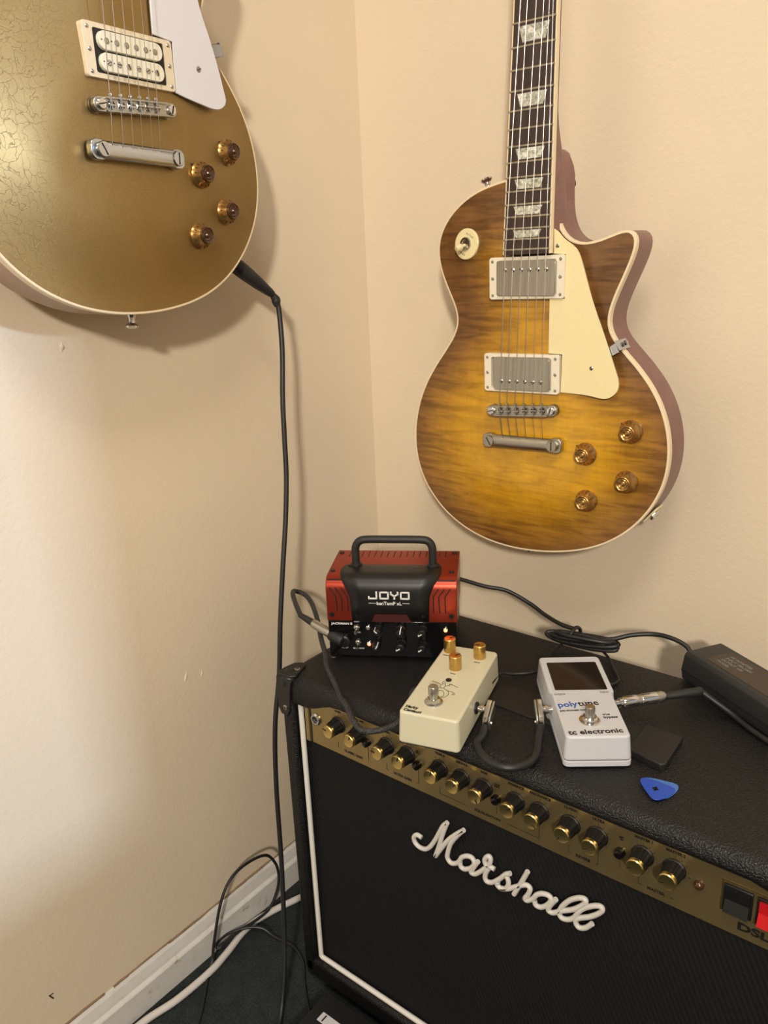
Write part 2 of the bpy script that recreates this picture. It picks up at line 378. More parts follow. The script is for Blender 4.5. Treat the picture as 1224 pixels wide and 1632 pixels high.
def smooth_outline(raw, step=.004):
    P = [Vector((a, b, 0)) for a, b in raw]
    for _ in range(2):
        Q = P[:]
        for i in range(1, len(P)-1): Q[i] = P[i]*.5+(P[i-1]+P[i+1])*.25
        P = Q
    D = spline(P, 10); out = [D[0]]; acc = 0
    for a, b in zip(D, D[1:]):
        acc += (b-a).length
        if acc >= step: out.append(b); acc = 0
    return [(p.x, p.y) for p in out]
def offset(poly, d):
    n = len(poly); out = []
    for i in range(n):
        a, b = Vector(poly[i-1]), Vector(poly[(i+1) % n]); t = (b-a).normalized()
        out.append((poly[i][0]-t.y*d, poly[i][1]+t.x*d))
    return out
OUT = smooth_outline(S_OUT)
area2 = sum(OUT[i-1][0]*OUT[i][1]-OUT[i][0]*OUT[i-1][1] for i in range(len(OUT)))
if area2 < 0: OUT = OUT[::-1]        # counter-clockwise, so +offset goes inward
def dist_edge(x, y, poly):
    best = 9
    for i in range(len(poly)):
        ax, ay = poly[i-1]; bx, by = poly[i]; dx, dy = bx-ax, by-ay
        t = max(0, min(1, ((x-ax)*dx+(y-ay)*dy)/(dx*dx+dy*dy+1e-12)))
        d = math.hypot(x-ax-dx*t, y-ay-dy*t)
        if d < best: best = d
    return best
def inside(x, y, poly):
    c = False
    for i in range(len(poly)):
        ax, ay = poly[i-1]; bx, by = poly[i]
        if (ay > y) != (by > y) and x < (bx-ax)*(y-ay)/(by-ay)+ax: c = not c
    return c
def dome(d):
    t = max(0, min(1, d/.088)); return .0105*t*t*(3-2*t)
INN = offset(OUT, .0022)
def top_mesh():
    vs = [Vector(p) for p in INN]; n = len(vs); edges = [(i, (i+1) % n) for i in range(n)]
    y = -.185
    row = 0
    while y < .255:
        x = -.17+(row % 2)*.003
        while x < .175:
            if inside(x, y, INN) and dist_edge(x, y, INN) > .0035: vs.append(Vector((x, y)))
            x += .006
        y += .0052; row += 1
    V, E_, Fc, *_ = delaunay_2d_cdt(vs, edges, [], 0, 1e-6)
    me = bpy.data.meshes.new('arched_top'); co = []; dd = []
    for v in V:
        d = dist_edge(v.x, v.y, INN); co.append((v.x, v.y, dome(d))); dd.append(d)
    fc = [f for f in Fc if inside(sum(V[i].x for i in f)/len(f), sum(V[i].y for i in f)/len(f), INN)]
    me.from_pydata(co, [], [list(f) for f in fc])
    at = me.attributes.new('edge', 'FLOAT', 'POINT')
    for i, d in enumerate(dd): at.data[i].value = min(1, d/.12)
    return me
TOP = top_mesh()
def ztop(x, y): return dome(dist_edge(x, y, INN)) if inside(x, y, INN) else 0
def body(root, topmat, sidemat, sidelabel=None):
    me = TOP.copy(); o = link('arched_top', me, topmat, root, True)
    if o.data.polygons[0].normal.z < 0: o.data.flip_normals()
    # back and sides, rounded at the rear edge
    bm = bmesh.new(); n = len(OUT); rings = []
    for (d, z) in ((0, -.0075), (0, -.044), (.0008, -.047), (.003, -.049), (.006, -.0498)):
        pts = offset(OUT, d) if d else OUT; rings.append([bm.verts.new((p[0], p[1], z)) for p in pts])
    for A, B in zip(rings, rings[1:]):
        for i in range(n): bm.faces.new((A[i], A[(i+1) % n], B[(i+1) % n], B[i]))
    bm.faces.new(rings[-1])
    fin('body_back', bm, sidemat, root, True)
    bm = bmesh.new(); rings = []
    for (d, z) in ((0, -.0075), (-.0001, -.0074), (-.0001, -.0006), (.0005, .0001), (.0023, .0002), (.0024, -.001)):
        rings.append([bm.verts.new((p[0], p[1], z)) for p in offset(OUT, d)])
    for A, B in zip(rings, rings[1:]):
        for i in range(n): bm.faces.new((A[i], A[(i+1) % n], B[(i+1) % n], B[i]))
    fin('binding', bm, M['bind'], root, True)
def screw_bm(bm, x, y, z, r=.0022, M4=None):
    lathe_bm(bm, [(r, -.001), (r, .0003), (r*.7, .0009), (0, .0011)], 12, (M4 or Matrix())@T(x, y, z))
def slot_screw(name, x, y, z, parent, mat=None, r=.0022, ang=30):
    bm = bmesh.new(); screw_bm(bm, x, y, z, r); o = fin(name, bm, mat or M['nickel'], parent, True)
    bm = bmesh.new(); bbox(bm, -r*.85, r*.85, -r*.13, r*.13, .0008, .00125); fin('slot', bm, M['ink'], o, M4=T(x, y, z)@RZ(ang)); return o
def ring(root, M4, wd, hd, hgt, mat, screwmat, tilt=0.):
    # pickup mounting ring standing on the arched top, with a rectangular opening
    bm = bmesh.new(); o_ = rrect(-wd/2, wd/2, -hd/2, hd/2, .003); i_ = rrect(-wd/2+.0095, wd/2-.0095, -hd/2+.0042, hd/2-.0042, .002)
    n = len(o_)
    lv = []
    for pts, z in ((o_, -.008), (o_, -.001), ([(x*.992, y*.985) for x, y in o_], 0), (i_, 0), (i_, -.008)):
        lv.append([bm.verts.new((x, y, z+hgt)) for x, y in pts])
    for A, B in zip(lv, lv[1:]):
        for k in range(n): bm.faces.new((A[k], A[(k+1) % n], B[(k+1) % n], B[k]))
    r = fin('pickup_ring', bm, mat, root, False, M4=M4)
    for sx in (-1, 1):
        for sy in (-1, 1):
            bm = bmesh.new(); screw_bm(bm, sx*(wd/2-.0045), sy*(hd/2-.0045), hgt, .0017, M4); fin('corner_screw', bm, screwmat, r, True)
        bm = bmesh.new(); screw_bm(bm, sx*(wd/2-.0047), 0, hgt, .0019, M4); fin('height_screw', bm, M['nickel'], r, True)
    return r
def cover_pickup(root, M4, pole_y, z0=.0195):
    bm = bmesh.new(); o_ = rrect(-.036, .036, -.0187, .0187, .0035); t_ = rrect(-.0352, .0352, -.0179, .0179, .0035)
    prism_bm(bm, o_, .006, z0-.0008); prism_bm(bm, t_, z0-.0012, z0)
    p = fin('pickup_cover', bm, M['nickel'], root, True, M4=M4)
    for k in range(6):
        bm = bmesh.new(); lathe_bm(bm, [(.0024, -.001), (.0024, .0003), (.0018, .0009), (0, .0012)], 12, M4@T(-.0254+k*.01016, pole_y, z0)); q = fin('pole_screw', bm, M['chrome'], p, True)
        bm = bmesh.new(); bbox(bm, -.002, .002, -.0003, .0003, .0009, .0014); fin('slot', bm, M['ink'], p, M4=M4@T(-.0254+k*.01016, pole_y, z0)@RZ(random.uniform(0, 180)))
def bridge(root, M4, strs, z=.0235):
    # tune-o-matic: bar with posts, six saddles with screws
    bm = bmesh.new(); o_ = rrect(-.0455, .0455, -.0062, .0062, .0060, 6); prism_bm(bm, o_, z-.0085, z-.0035)
    b = fin('bridge_bar', bm, M['nickel'], root, True, .0006, M4=M4)
    bm = bmesh.new()
    for sy in (-1, 1): bbox(bm, -.034, .034, sy*.0052-.0007, sy*.0052+.0007, z-.0038, z-.0012)
    fin('bridge_rails', bm, M['nickel'], b, M4=M4)
    for sx in (-1, 1):
        bm = bmesh.new(); lathe_bm(bm, [(.0038, -.014), (.0038, -.0040), (.0048, -.0035), (.0048, -.0015), (.0040, -.0008), (0, -.0006)], 16, M4@T(sx*.0385, 0, z)); bo = fin('bridge_post', bm, M['chrome'], b, True)
        bm = bmesh.new(); bbox(bm, -.0035, .0035, -.0005, .0005, -.0009, -.0002); fin('slot', bm, M['ink'], b, M4=M4@T(sx*.0385, 0, z)@RZ(40+sx*30))
        bm = bmesh.new(); lathe_bm(bm, [(.0068, -.0125), (.0068, -.0105)], 18, M4@T(sx*.0385, 0, z)); fin('thumbwheel', bm, M['nickel'], b, True)
    for k, x in enumerate(strs):
        bm = bmesh.new(); s = 1 if k >= 3 else -1
        prism_bm(bm, [(x-.0033, -.0026), (x+.0033, -.0026), (x+.0033, .0026), (x-.0033, .0026)], z-.0035, z-.0006, [(x-.0030, s*.0003), (x+.0030, s*.0003), (x+.0030, s*.0012), (x-.0030, s*.0012)])
        sd = fin('saddle', bm, M['chrome'], b, M4=M4)
        bm = bmesh.new(); tube_bm(bm, [(x, -.0062, z-.002), (x, .0085, z-.002)], .0009, 8); lathe_bm(bm, [(.0019, 0), (.0019, .0016), (.0012, .0022)], 10, T(x, .0068, z-.002)@RX(-90)); fin('saddle_screw', bm, M['chrome'], b, True, M4=M4)
def tailpiece(root, M4, z=.0235, mat=None):
    mat = mat or M['nickel']; bm = bmesh.new(); n = 26
    path = [Vector((-.041+.082*i/n, 0, 0)) for i in range(n+1)]
    prev = None
    for i, p in enumerate(path):
        sec = []
        for k in range(14):
            a = 2*PI*k/14; sec.append(bm.verts.new((p.x, .0078*math.cos(a), z-.005+.0046*math.sin(a))))
        if prev:
            for k in range(14): bm.faces.new((prev[k], prev[(k+1) % 14], sec[(k+1) % 14], sec[k]))
        else: bm.faces.new(sec[::-1])
        prev = sec
    bm.faces.new(prev)
    t = fin('tailpiece_bar', bm, mat, root, True, M4=M4)
    for sx in (-1, 1): bm = bmesh.new(); prism_bm(bm, rrect(sx*.0435-.0080, sx*.0435+.0080, -.0086, .0086, .0060, 5), z-.0110, z-.0035); fin('tailpiece_lug', bm, mat, t, True, .0008, M4=M4)
    for sx in (-1, 1):
        bm = bmesh.new(); lathe_bm(bm, [(.0045, -.016), (.0045, -.004), (.0066, -.0035), (.0066, 0), (.0060, .0009), (0, .0011)], 22, M4@T(sx*.041, 0, z)); st = fin('tailpiece_stud', bm, mat, t, True)
        bm = bmesh.new(); bbox(bm, -.0052, .0052, -.0006, .0006, .0006, .0013); fin('slot', bm, M['ink'], t, M4=M4@T(sx*.041, 0, z)@RZ(-60 if sx < 0 else 88))
def knob(root, x, y, dark=False, lean=(0, 0)):
    z = ztop(x, y)
    prof = [(.0126, -.0020), (.0128, .0022), (.0114, .0040), (.0098, .0070), (.0086, .0105), (.0083, .0122), (.0075, .0128), (.0067, .0120), (.0056, .0116), (.0048, .0123), (.0040, .0119), (.0030, .0114), (.0022, .0120), (.0012, .0134), (0, .0137)]
    M4 = T(x, y, z)@RX(lean[0])@RY(lean[1])
    bm = bmesh.new(); lathe_bm(bm, prof[:5], 30, M4, rib=lambda i, r, zz: r*(1+(.012 if (i % 2 and zz > .002) else 0))); k = fin('control_knob', bm, M['amber'], root, True)
    bm = bmesh.new(); lathe_bm(bm, prof[4:], 30, M4); fin('knob_crown', bm, M['dkamber'] if dark else M['amber'], k, True)
    bm = bmesh.new(); prism_bm(bm, [(-.0146, .0006), (-.0120, -.0016), (-.0120, .0028)], .0006, .0016); fin('pointer', bm, M['dkamber'], k, M4=T(x, y, z)@RZ(-35))
    segs = []
    bm = bmesh.new()
    for j in range(11):
        a = math.radians(-60-24*j)
        bbox_ = [(.0117*math.cos(a), .0117*math.sin(a), .0046), (.0104*math.cos(a), .0104*math.sin(a), .0068)]
        tube_bm(bm, bbox_, .00028, 4)
    fin('number_marks', bm, M['dkamber'], k, M4=M4)
fr = lambda n: .62865*(1-2**(-n/12))
def neck(root, ctr, ztopfn, backmat, side=None):
    """ctr(v)->u of the centre line, ztopfn(v)->fingerboard surface height"""
    V0, V1 = .1722, .6295
    wd = lambda v: .0575-(.0575-.0430)*(v-V0)/(V1-V0)
    # neck back
    bm = bmesh.new(); prev = None
    for i in range(24):
        v = .1725+(V1-.1725)*i/23; z = ztopfn(v)-.0065; hw = wd(v)/2
        dep = .0165 if v > .31 else .0165+(.31-v)*.30; dep = min(dep, z+.050)
        sec = []
        for k in range(13):
            a = PI*k/12
            e = 1. if v > .31 else max(.4, 1-(.31-v)*12)
            sec.append(bm.verts.new((ctr(v)+hw*math.copysign(abs(math.cos(a))**e, math.cos(a)), v, z-dep*abs(math.sin(a))**e)))
        if prev:
            for k in range(12): bm.faces.new((prev[k], prev[k+1], sec[k+1], sec[k]))
            bm.faces.new((prev[12], prev[0], sec[0], sec[12]))
        else: bm.faces.new(sec)
        prev = sec
    bm.faces.new(prev)
    fin('neck', bm, backmat, root, True)
    def slab(name, inset, zoff, thick, mat, par):
        bm = bmesh.new(); A = []
        for v in [V0+(V1-V0)*i/16 for i in range(17)]:
            hw = wd(v)/2-inset; z = ztopfn(v)+zoff
            A.append([bm.verts.new((ctr(v)+s*hw, v, z-t)) for s, t in ((-1, thick), (-1, .0004), (-.5, .00005), (0, 0), (.5, .00005), (1, .0004), (1, thick))])
        for P, Q in zip(A, A[1:]):
            for k in range(7): bm.faces.new((P[k], P[(k+1) % 7], Q[(k+1) % 7], Q[k]))
        bm.faces.new(A[0]); bm.faces.new(A[-1][::-1]); return fin(name, bm, mat, par)
    slab('fingerboard_binding', 0, -.0003, .0065, M['bind'], root)
    fb = slab('fingerboard', .0016, .0001, .0060, M['rosewood'], root)
    fret0 = None
    for n in range(1, 23):
        v = .6295-fr(n); hw = wd(v)/2-.0006; bm = bmesh.new()
        tube_bm(bm, [(ctr(v)-hw, v, ztopfn(v)-.0002), (ctr(v), v, ztopfn(v)+.0003), (ctr(v)+hw, v, ztopfn(v)-.0002)], .0010, 6); fin('fret', bm, M['fret'], fb, True)
    for n in (3, 5, 7, 9, 12, 15, 17, 19, 21):
        va, vb = .6295-fr(n-1), .6295-fr(n); L = va-vb; m = L*.16; cu = (ctr(va)+ctr(vb))/2+.0005; hw = .0172 if n < 15 else .0172
        lo, hi = vb+m, va-m
        pts = [(cu-hw*.76, lo), (cu+hw*.76, lo), (cu+hw, hi), (cu-hw, hi)]
        bm = bmesh.new(); zz = ztopfn((va+vb)/2)+.00022
        vv = [bm.verts.new((a, b, ztopfn(b)+d)) for d in (-.001, .00022) for a, b in pts]
        for f in ((0, 3, 2, 1), (4, 5, 6, 7), (0, 1, 5, 4), (1, 2, 6, 5), (2, 3, 7, 6), (3, 0, 4, 7)): bm.faces.new([vv[i] for i in f])
        fin('inlay', bm, M['pearl'], fb)
    # nut and headstock (above the picture)
    z = ztopfn(V1); cu = ctr(V1)
    box('nut', cu-.0215, cu+.0215, V1, V1+.005, z-.006, z+.0015, M['bone'] if 'bone' in M else M['bind'], root)
    hp = [(-.021, 0), (.021, 0), (.030, .035), (.036, .10), (.041, .165), (.034, .178), (.018, .174), (0, .166), (-.018, .174), (-.034, .178), (-.041, .165), (-.036, .10), (-.030, .035)]
    h = prism('headstock', hp, -.015, 0, backmat, root, .001, M4=T(cu, V1+.005, z-.003)@RX(-12))
    for s in (-1, 1):
        for k in range(3): lathe('tuner', [(.005, -.02), (.005, .001), (.003, .002), (.003, .014), (.0038, .016), (0, .017)], M['nickel'], h, 14, M4=T(cu, V1+.005, z-.003)@RX(-12)@T(s*.024, .05+.045*k, 0))
def strings(root, pts6, gauges):
    for pts, g in zip(pts6, gauges):
        bm = bmesh.new(); tube_bm(bm, pts, g, 6); fin('string', bm, M['string'], root, True)
def pickguard(root, pts, z0, z1, mat, bev=.0006):
    prism('pickguard', pts, z0, z1, mat, root, bev)

GA = [.00044, .00039, .00034, .00030, .00027, .00025]
# ---- sunburst guitar on the back wall
F1 = frame((.3162, -.0974, .7451), (1, 0, 0), (0, 0, 1), (0, -1, 0))
g1 = empty('electric_guitar', F1, 'flamed honey sunburst electric guitar with cream pickguard hanging on the right wall', 'guitar')
body(g1, M['burst'], M['mahog'])
zf = lambda v: .0222-(v-.1778)*.0605
ctr1 = lambda v: .0072-(v-.178)*.0062
neck(g1, ctr1, zf, M['mahog'])
# heel cheek visible beside the fingerboard in the cutaway
prism('neck_heel', [(.020, .150), (.0290, .150), (.0300, .232), (.0300, .2525), (.0280, .262), (.0225, .275), (.0160, .280), (.0160, .150)], -.046, -.004, M['mahog'], g1, .002)
S_PG = [(0.0335, 0.2005), (0.0348, 0.1972), (0.0399, 0.1937), (0.0476, 0.1859), (0.0576, 0.1791), (0.0639, 0.1722), (0.0697, 0.1582), (0.0817, 0.1223), (0.0965, 0.0863), (0.1099, 0.0525), (0.1141, 0.0403), (0.1136, 0.0303), (0.1061, 0.0227), (0.0968, 0.0207), (0.0777, 0.0232), (0.0482, 0.0242)]
pg = [(p.x, p.y) for p in spline([(a, b, 0) for a, b in S_PG], 5)]+[(0.0488, 0.0659), (0.0320, 0.0665), (0.0320, 0.1248), (0.0500, 0.125), (0.0500, 0.1706), (0.0345, 0.1717), (.0345, .195)]
pickguard(g1, pg, .0112, .0132, M['cream'])
slot_screw('pickguard_screw', .0402, .1795, .0131, g1); slot_screw('pickguard_screw', .0833, .0525, .0131, g1, ang=80)
# pickguard bracket: strip out from under the guard, folded down the side
bm = bmesh.new()
prism_bm(bm, [(.0960, .0715), (.0990, .0630), (.1120, .0705), (.1078, .0800)], .0088, .0098)
prism_bm(bm, [(.1066, .0816), (.1124, .0720), (.1138, .0728), (.1080, .0824)], -.016, .0098)
fin('guard_bracket', bm, M['steel'], g1)
lathe('bracket_nut', [(.0030, 0), (.0030, .002), (.0018, .003), (0, .003)], M['chrome'], g1, 6, M4=T(.1108, .0776, -.006)@RZ(31)@RY(90)@T(0, 0, .001))
M_n = T(.0037, .1475, 0)@RZ(.6); M_b = T(-.0013, .0427, 0)@RZ(1.0)
ring(g1, M_n, .0925, .0455, .0158, M['ringcream'], M['nickel']); cover_pickup(g1, T(.0052, .1475, 0)@RZ(-.3), .0085)
ring(g1, M_b, .0960, .0440, .0158, M['ringcream'], M['nickel']); cover_pickup(g1, T(.0011, .0427, 0)@RZ(1.4), -.0088)
M_br = T(.00225, .0009, 0)@RZ(4.3); bridge(g1, M_br, [-.0256, -.0158, -.005, .0063, .0174, .0284], .0245)
tailpiece(g1, T(.00245, -.0372, 0)@RZ(1.7), .0235)
tl = [(-0.0196, -0.0298), (-0.0092, -0.0291), (0.0012, -0.0293), (0.0114, -0.0287), (0.0226, -0.0281), (0.0325, -0.0271)]
br = [(-0.0232, 0.0014), (-0.0134, 0.0022), (-0.0027, 0.0031), (0.0086, 0.0041), (0.0197, 0.0042), (0.0307, 0.0051)]
f22 = [(-0.0164, 0.1722), (-0.0066, 0.1719), (0.0038, 0.1715), (0.0133, 0.1718), (0.0234, 0.172), (0.0327, 0.1717)]
tp = [(-0.0088, 0.4161), (-0.001, 0.4146), (0.0089, 0.4126), (0.0172, 0.411), (0.0234, 0.4098), (0.0275, 0.4089)]
P6 = []
for a, b, c_, d in zip(tl, br, f22, tp):
    k = (.630-d[1])/(d[1]-c_[1]); e = (d[0]+(d[0]-c_[0])*k, .630); e = (ctr1(.63)+(e[0]-ctr1(.63))*.8, .63)
    P6.append([(a[0], a[1]-.006, .0205), (a[0], a[1], .0235), (b[0], b[1], .0250), (c_[0], c_[1], .0252), (d[0], d[1], .0110), (e[0], e[1], zf(.63)+.002)])
strings(g1, P6, GA)
for x, y in ((.1276, -.0142), (.0798, -.0428), (.1256, -.0704), (.0812, -.0980)): knob(g1, x, y)
# toggle switch with round cream plate
zs = ztop(-.0786, .1858)+.0006
def topnormal(x, y, h=.012):
    n_ = Vector((ztop(x-h, y)-ztop(x+h, y), ztop(x, y-h)-ztop(x, y+h), 2*h)).normalized()
    return n_.to_track_quat('Z', 'Y').to_matrix().to_4x4()
SWM = T(-.0786, .1858, zs)@topnormal(-.0786, .1858)@T(0, 0, .0006)
lathe('switch_plate', [(.0172, -.0015), (.0172, .0010), (.0166, .0015), (.0062, .0015)], M['cream'], g1, 40, M4=SWM)
sw = lathe('toggle_switch', [(.0078, .0015), (.0078, .0030), (.0070, .0042), (.0045, .0042), (.0040, .0030), (0, .0030)], M['chrome'], g1, 28, M4=SWM)
lathe('switch_tip', [(.0016, .002), (.0018, .006), (.0038, .008), (.0043, .012), (.0034, .015), (0, .0162)], M['tip'], sw, 18, M4=SWM@RX(4)@RY(30))
txt('rhythm_lettering', 'RHYTHM', .0032, SWM@T(-.0092, -.0055, .0015)@RZ(90), M['inkg'], g1, width=.0115)
txt('treble_lettering', 'TREBLE', .0032, SWM@T(.0124, -.0055, .0015)@RZ(90), M['inkg'], g1, width=.0105)
# strap buttons, jack plate
def button(root, M4):
    lathe('strap_button', [(.0055, -.002), (.0042, .002), (.0032, .006), (.0038, .009), (.0068, .0115), (.0068, .013), (.003, .0145), (0, .0145)], M['chrome'], root, 18, M4=M4)
button(g1, T(-.0665, .2436, -.024)@RZ(20)@RX(-90)); button(g1, T(-.006, -.1735, -.026)@RX(90))
jp = Matrix.Translation((.1462, -.1122, -.026))@RZ(-38)@RY(90)
prism('jack_plate', rrect(-.0125, .0125, -.0125, .0125, .005), -.001, .0010, M['cream'], g1, .0004, M4=jp)
lathe('output_jack', [(.0062, .0018), (.0062, .0042), (.0045, .0050), (.0045, .0010)], M['chrome'], g1, 6, M4=jp)

# ---- gold top guitar on the left wall
F2 = frame((.0883, -.4380, 1.0541), (-.0539, .9942, -.0929), (-.01, .0925, .9957), (.9985, .0546, .0049))
g2 = empty('electric_guitar', F2, 'worn gold-top electric guitar with white pickguard hanging on the left wall', 'guitar')
body(g2, M['goldtop'], M['mahogb'])
zf2 = lambda v: .0222-(v-.1778)*.0605
ctr2 = lambda v: -.0075-(v-.17)*.045
neck(g2, ctr2, zf2, M['mahogb'])
G_PG = [(.0335, .196), (.0399, .1937), (.0476, .1859), (.0576, .1791), (.0610, .1700), (.0660, .1582), (.073, .135), (0.08, 0.1129), (0.0855, 0.0988), (0.0934, 0.083), (0.1028, 0.0609), (0.1096, 0.0416), (0.1123, 0.0316), (0.1071, 0.0243), (0.0963, 0.021), (0.0783, 0.0220), (0.0582, 0.0240), (0.0464, 0.0258)]
pg = [(p.x, p.y) for p in spline([(a, b, 0) for a, b in G_PG], 5)]+[(.0470, .0686), (.0241, .0690), (.0225, .13), (.030, .135), (.030, .19)]
pickguard(g2, pg, .0112, .0132, M['whiteplastic'])
slot_screw('pickguard_screw', .0771, .0525, .0131, g2, r=.0028)
bm = bmesh.new(); prism_bm(bm, [(.0985, .0800), (.1020, .0700), (.1135, .0735), (.1095, .0830)], .0088, .0098); prism_bm(bm, [(.1085, .0845), (.1130, .0735), (.1145, .0741), (.1100, .0851)], -.012, .0098)
fin('guard_bracket', bm, M['steel'], g2)
Mr = T(-.0021, .0430, 0)@RZ(4.6)
r2 = ring(g2, Mr, .0950, .0430, .0145, M['ringtan'], M['nickel'])
# open coil pickup: black base, two cream bobbins with slugs and screws
bm = bmesh.new(); prism_bm(bm, rrect(-.0375, .0375, -.0170, .0170, .002), .006, .0135); fin('pickup_base', bm, M['black'], g2, M4=Mr)
for sy, nm in ((1, 'slug'), (-1, 'pole_screw')):
    bm = bmesh.new(); prism_bm(bm, rrect(-.0345, .0335, sy*.0084-.0074, sy*.0084+.0074, .0070, 6), .012, .0172)
    bb = fin('bobbin', bm, M['bobbin'], g2, True, .0005, M4=Mr)
    for k in range(6):
        x = -.0266+.0103*k
        bm = bmesh.new(); lathe_bm(bm, [(.0025, .0165), (.0025, .0176), (.0018, .0180), (0, .0180)], 14, Mr@T(x, sy*.0084-.0004, 0)); fin(nm, bm, M['nickel'] if sy > 0 else M['chrome'], bb, True)
        if sy < 0:
            bm = bmesh.new(); bbox(bm, -.0021, .0021, -.0003, .0003, .0179, .0184); fin('slot', bm, M['ink'], bb, M4=Mr@T(x, -.0088, 0)@RZ(random.uniform(0, 180)))
    for x in (-.0316, -.0215, .0197):
        bm = bmesh.new(); lathe_bm(bm, [(.0006, .0168), (.0006, .0174)], 8, Mr@T(x, sy*.0084, 0)); fin('winding_hole', bm, M['ink'], bb)
bridge(g2, T(-.0030, .0019, 0)@RZ(7.6), [-.0285, -.0178, -.0075, .0025, .0120, .0210], .0235)
tailpiece(g2, T(-.00255, -.0372, 0)@RZ(3.7), .0240, M['steel'])
tl2 = [(-0.0349, -0.0318), (-0.024, -0.0322), (-0.0133, -0.0318), (-0.0033, -0.0311), (0.0078, -0.0301), (0.0169, -0.0296)]
rg2 = [(-0.0372, 0.0576), (-0.0270, 0.0587), (-0.0168, 0.0587), (-0.0066, 0.0576), (0.0031, 0.0599), (0.0123, 0.0596)]
P6 = []
for (a, b) in zip(tl2, rg2):
    at = lambda v: a[0]+(b[0]-a[0])*(v-a[1])/(b[1]-a[1])
    sh = -.045*(.62-.06)
    P6.append([(a[0], a[1]-.006, .0215), (a[0], a[1], .0245), (at(.003), .003, .0255), (b[0], b[1], .0262), (b[0]-.0045, .172, .0255), (ctr2(.63)+(b[0]+.0125)*.7, .630, zf2(.63)+.002)])
strings(g2, P6, GA)
for x, y in ((.0765, -.0420), (.1172, -.0145), (.1135, -.0722), (.0752, -.0995)): knob(g2, x, y, True)
button(g2, T(.009, -.1765, -.022)@RX(90))
jp2 = T(.1490, -.1166, -.030)@RZ(-42)@RY(90)
prism('jack_plate', rrect(-.012, .012, -.012, .012, .005), -.001, .0018, M['cream'], g2, .0004, M4=jp2)

# hangers above the picture
for nm, lab, gx, Fm, cfun, zfun in (('guitar_hanger', 'black padded wall hanger holding the sunburst guitar by its headstock', 0, F1, ctr1, zf), ('guitar_hanger', 'black padded wall hanger holding the gold-top guitar by its headstock', 0, F2, ctr2, zf2)):
    h = empty(nm, Fm@T(cfun(.64), .640, zfun(.64)-.012), lab, 'hanger')
    dz = (.0974 if Fm is F1 else .0883)+(zfun(.64)-.012)
    lathe('wall_plate', [(.028, 0), (.028, .006), (.02, .010), (0, .010)], M['black'], h, 28, M4=T(0, -.012, -dz+.002))
    tube('hook_stem', [(0, -.012, -dz+.006), (0, -.012, -dz*.6), (0, -.012, -.03)], .005, M['chrome'], h)
    tube('hook_yoke', [(-.028, .0, .018), (-.030, -.006, 0), (-.022, -.012, -.024), (0, -.012, -.032), (.022, -.012, -.024), (.030, -.006, 0), (.028, .0, .018)], .0055, M['blacksoft'], h)

# ------------------------------------------------------------------ combo amplifier
AX0, AX1, AF, AB, AT = .146, .746, -.367, -.127, .468
FY = -.355
amp = empty('combo_amplifier', T(AX0, FY, .01), 'large black combo guitar amplifier with gold control panel and white script logo', 'amplifier')
def L(M4=None): return T(-AX0, -FY, -.01)@(M4 or Matrix())
def abox(name, x0, x1, y0, y1, z0, z1, mat, par=amp, bevel=0., seg=2):
    bm = bmesh.new(); bbox(bm, x0, x1, y0, y1, z0, z1)
    return fin(name, bm, mat, par, bevel > 0, bevel, seg, L() if True else None)
# cabinet top with bull-nosed lip whose underside dips at both ends
bm = bmesh.new(); prev = None
xs = [AX0, .150, .156, .166, .176, .186, .196, .204, .212, .222, .236, .26, .30, .36, .44, .52, .60, .640, .662, .676, .688, .70, .716, .730, .740, AX1]
def lipz(x):
    d = min(x-AX0, AX1-x); t = max(0, min(1, (d-.036)/.050)); return .4335+.0155*t*t*(3-2*t)
for x in xs:
    zb = lipz(x); d = min(x-AX0, AX1-x); rr = 0 if d > .010 else .010-math.sqrt(max(0, .010**2-(.010-d)**2))
    t = AT-rr
    sec = [(AB+.004, t), (AF+.013, t), (AF+.0065, t-.0018), (AF+.002, t-.0065), (AF, t-.013), (AF, zb+.004), (AF+.0015, zb+.001), (AF+.005, zb), (AF+.012, zb), (AF+.012, .450), (AB, .450), (AB, t-.004)]
    ring_ = [bm.verts.new((x, y, z)) for y, z in sec]
    if prev:
        for k in range(len(sec)): bm.faces.new((prev[k], prev[(k+1) % len(sec)], ring_[(k+1) % len(sec)], ring_[k]))
    else: bm.faces.new(ring_)
    prev = ring_
bm.faces.new(prev[::-1]); fin('cabinet_top', bm, M['tolex'], amp, True, M4=L())
abox('cabinet_side', AX0, AX0+.0175, AF, AB, .030, .452, M['tolex'], bevel=.004, seg=3)
abox('cabinet_side', AX1-.0175, AX1, AF, AB, .030, .452, M['tolex'], bevel=.004, seg=3)
abox('cabinet_bottom', AX0, AX1, AF, AB, .022, .053, M['tolex'], bevel=.006, seg=3)
abox('cabinet_back', AX0+.01, AX1-.01, AB-.01, AB+.004, .03, .46, M['tolex'])
abox('grille_cloth', AX0+.016, AX1-.016, -.352, -.346, .050, .384, M['grille'])
abox('control_panel', .1815, .722, FY, FY+.003, .383, .452, M['panelgold'])
abox('panel_end_strip', .1725, .1795, FY-.002, FY+.003, .383, .452, M['panelgold'], bevel=.001)
abox('panel_end_strip', .7155, .7225, FY-.002, FY+.003, .383, .452, M['panelgold'], bevel=.001)
abox('panel_groove', .1790, .1820, FY+.0005, FY+.003, .383, .452, M['ink'])
bm = bmesh.new(); tube_bm(bm, [(.1685, FY-.003, .434), (.1685, FY-.003, .0575), (.1705, FY-.003, .0555), (.7215, FY-.003, .0555), (.7235, FY-.003, .0575), (.7235, FY-.003, .434)], .0033, 12); fin('white_piping', bm, M['white'], amp, True, M4=L())
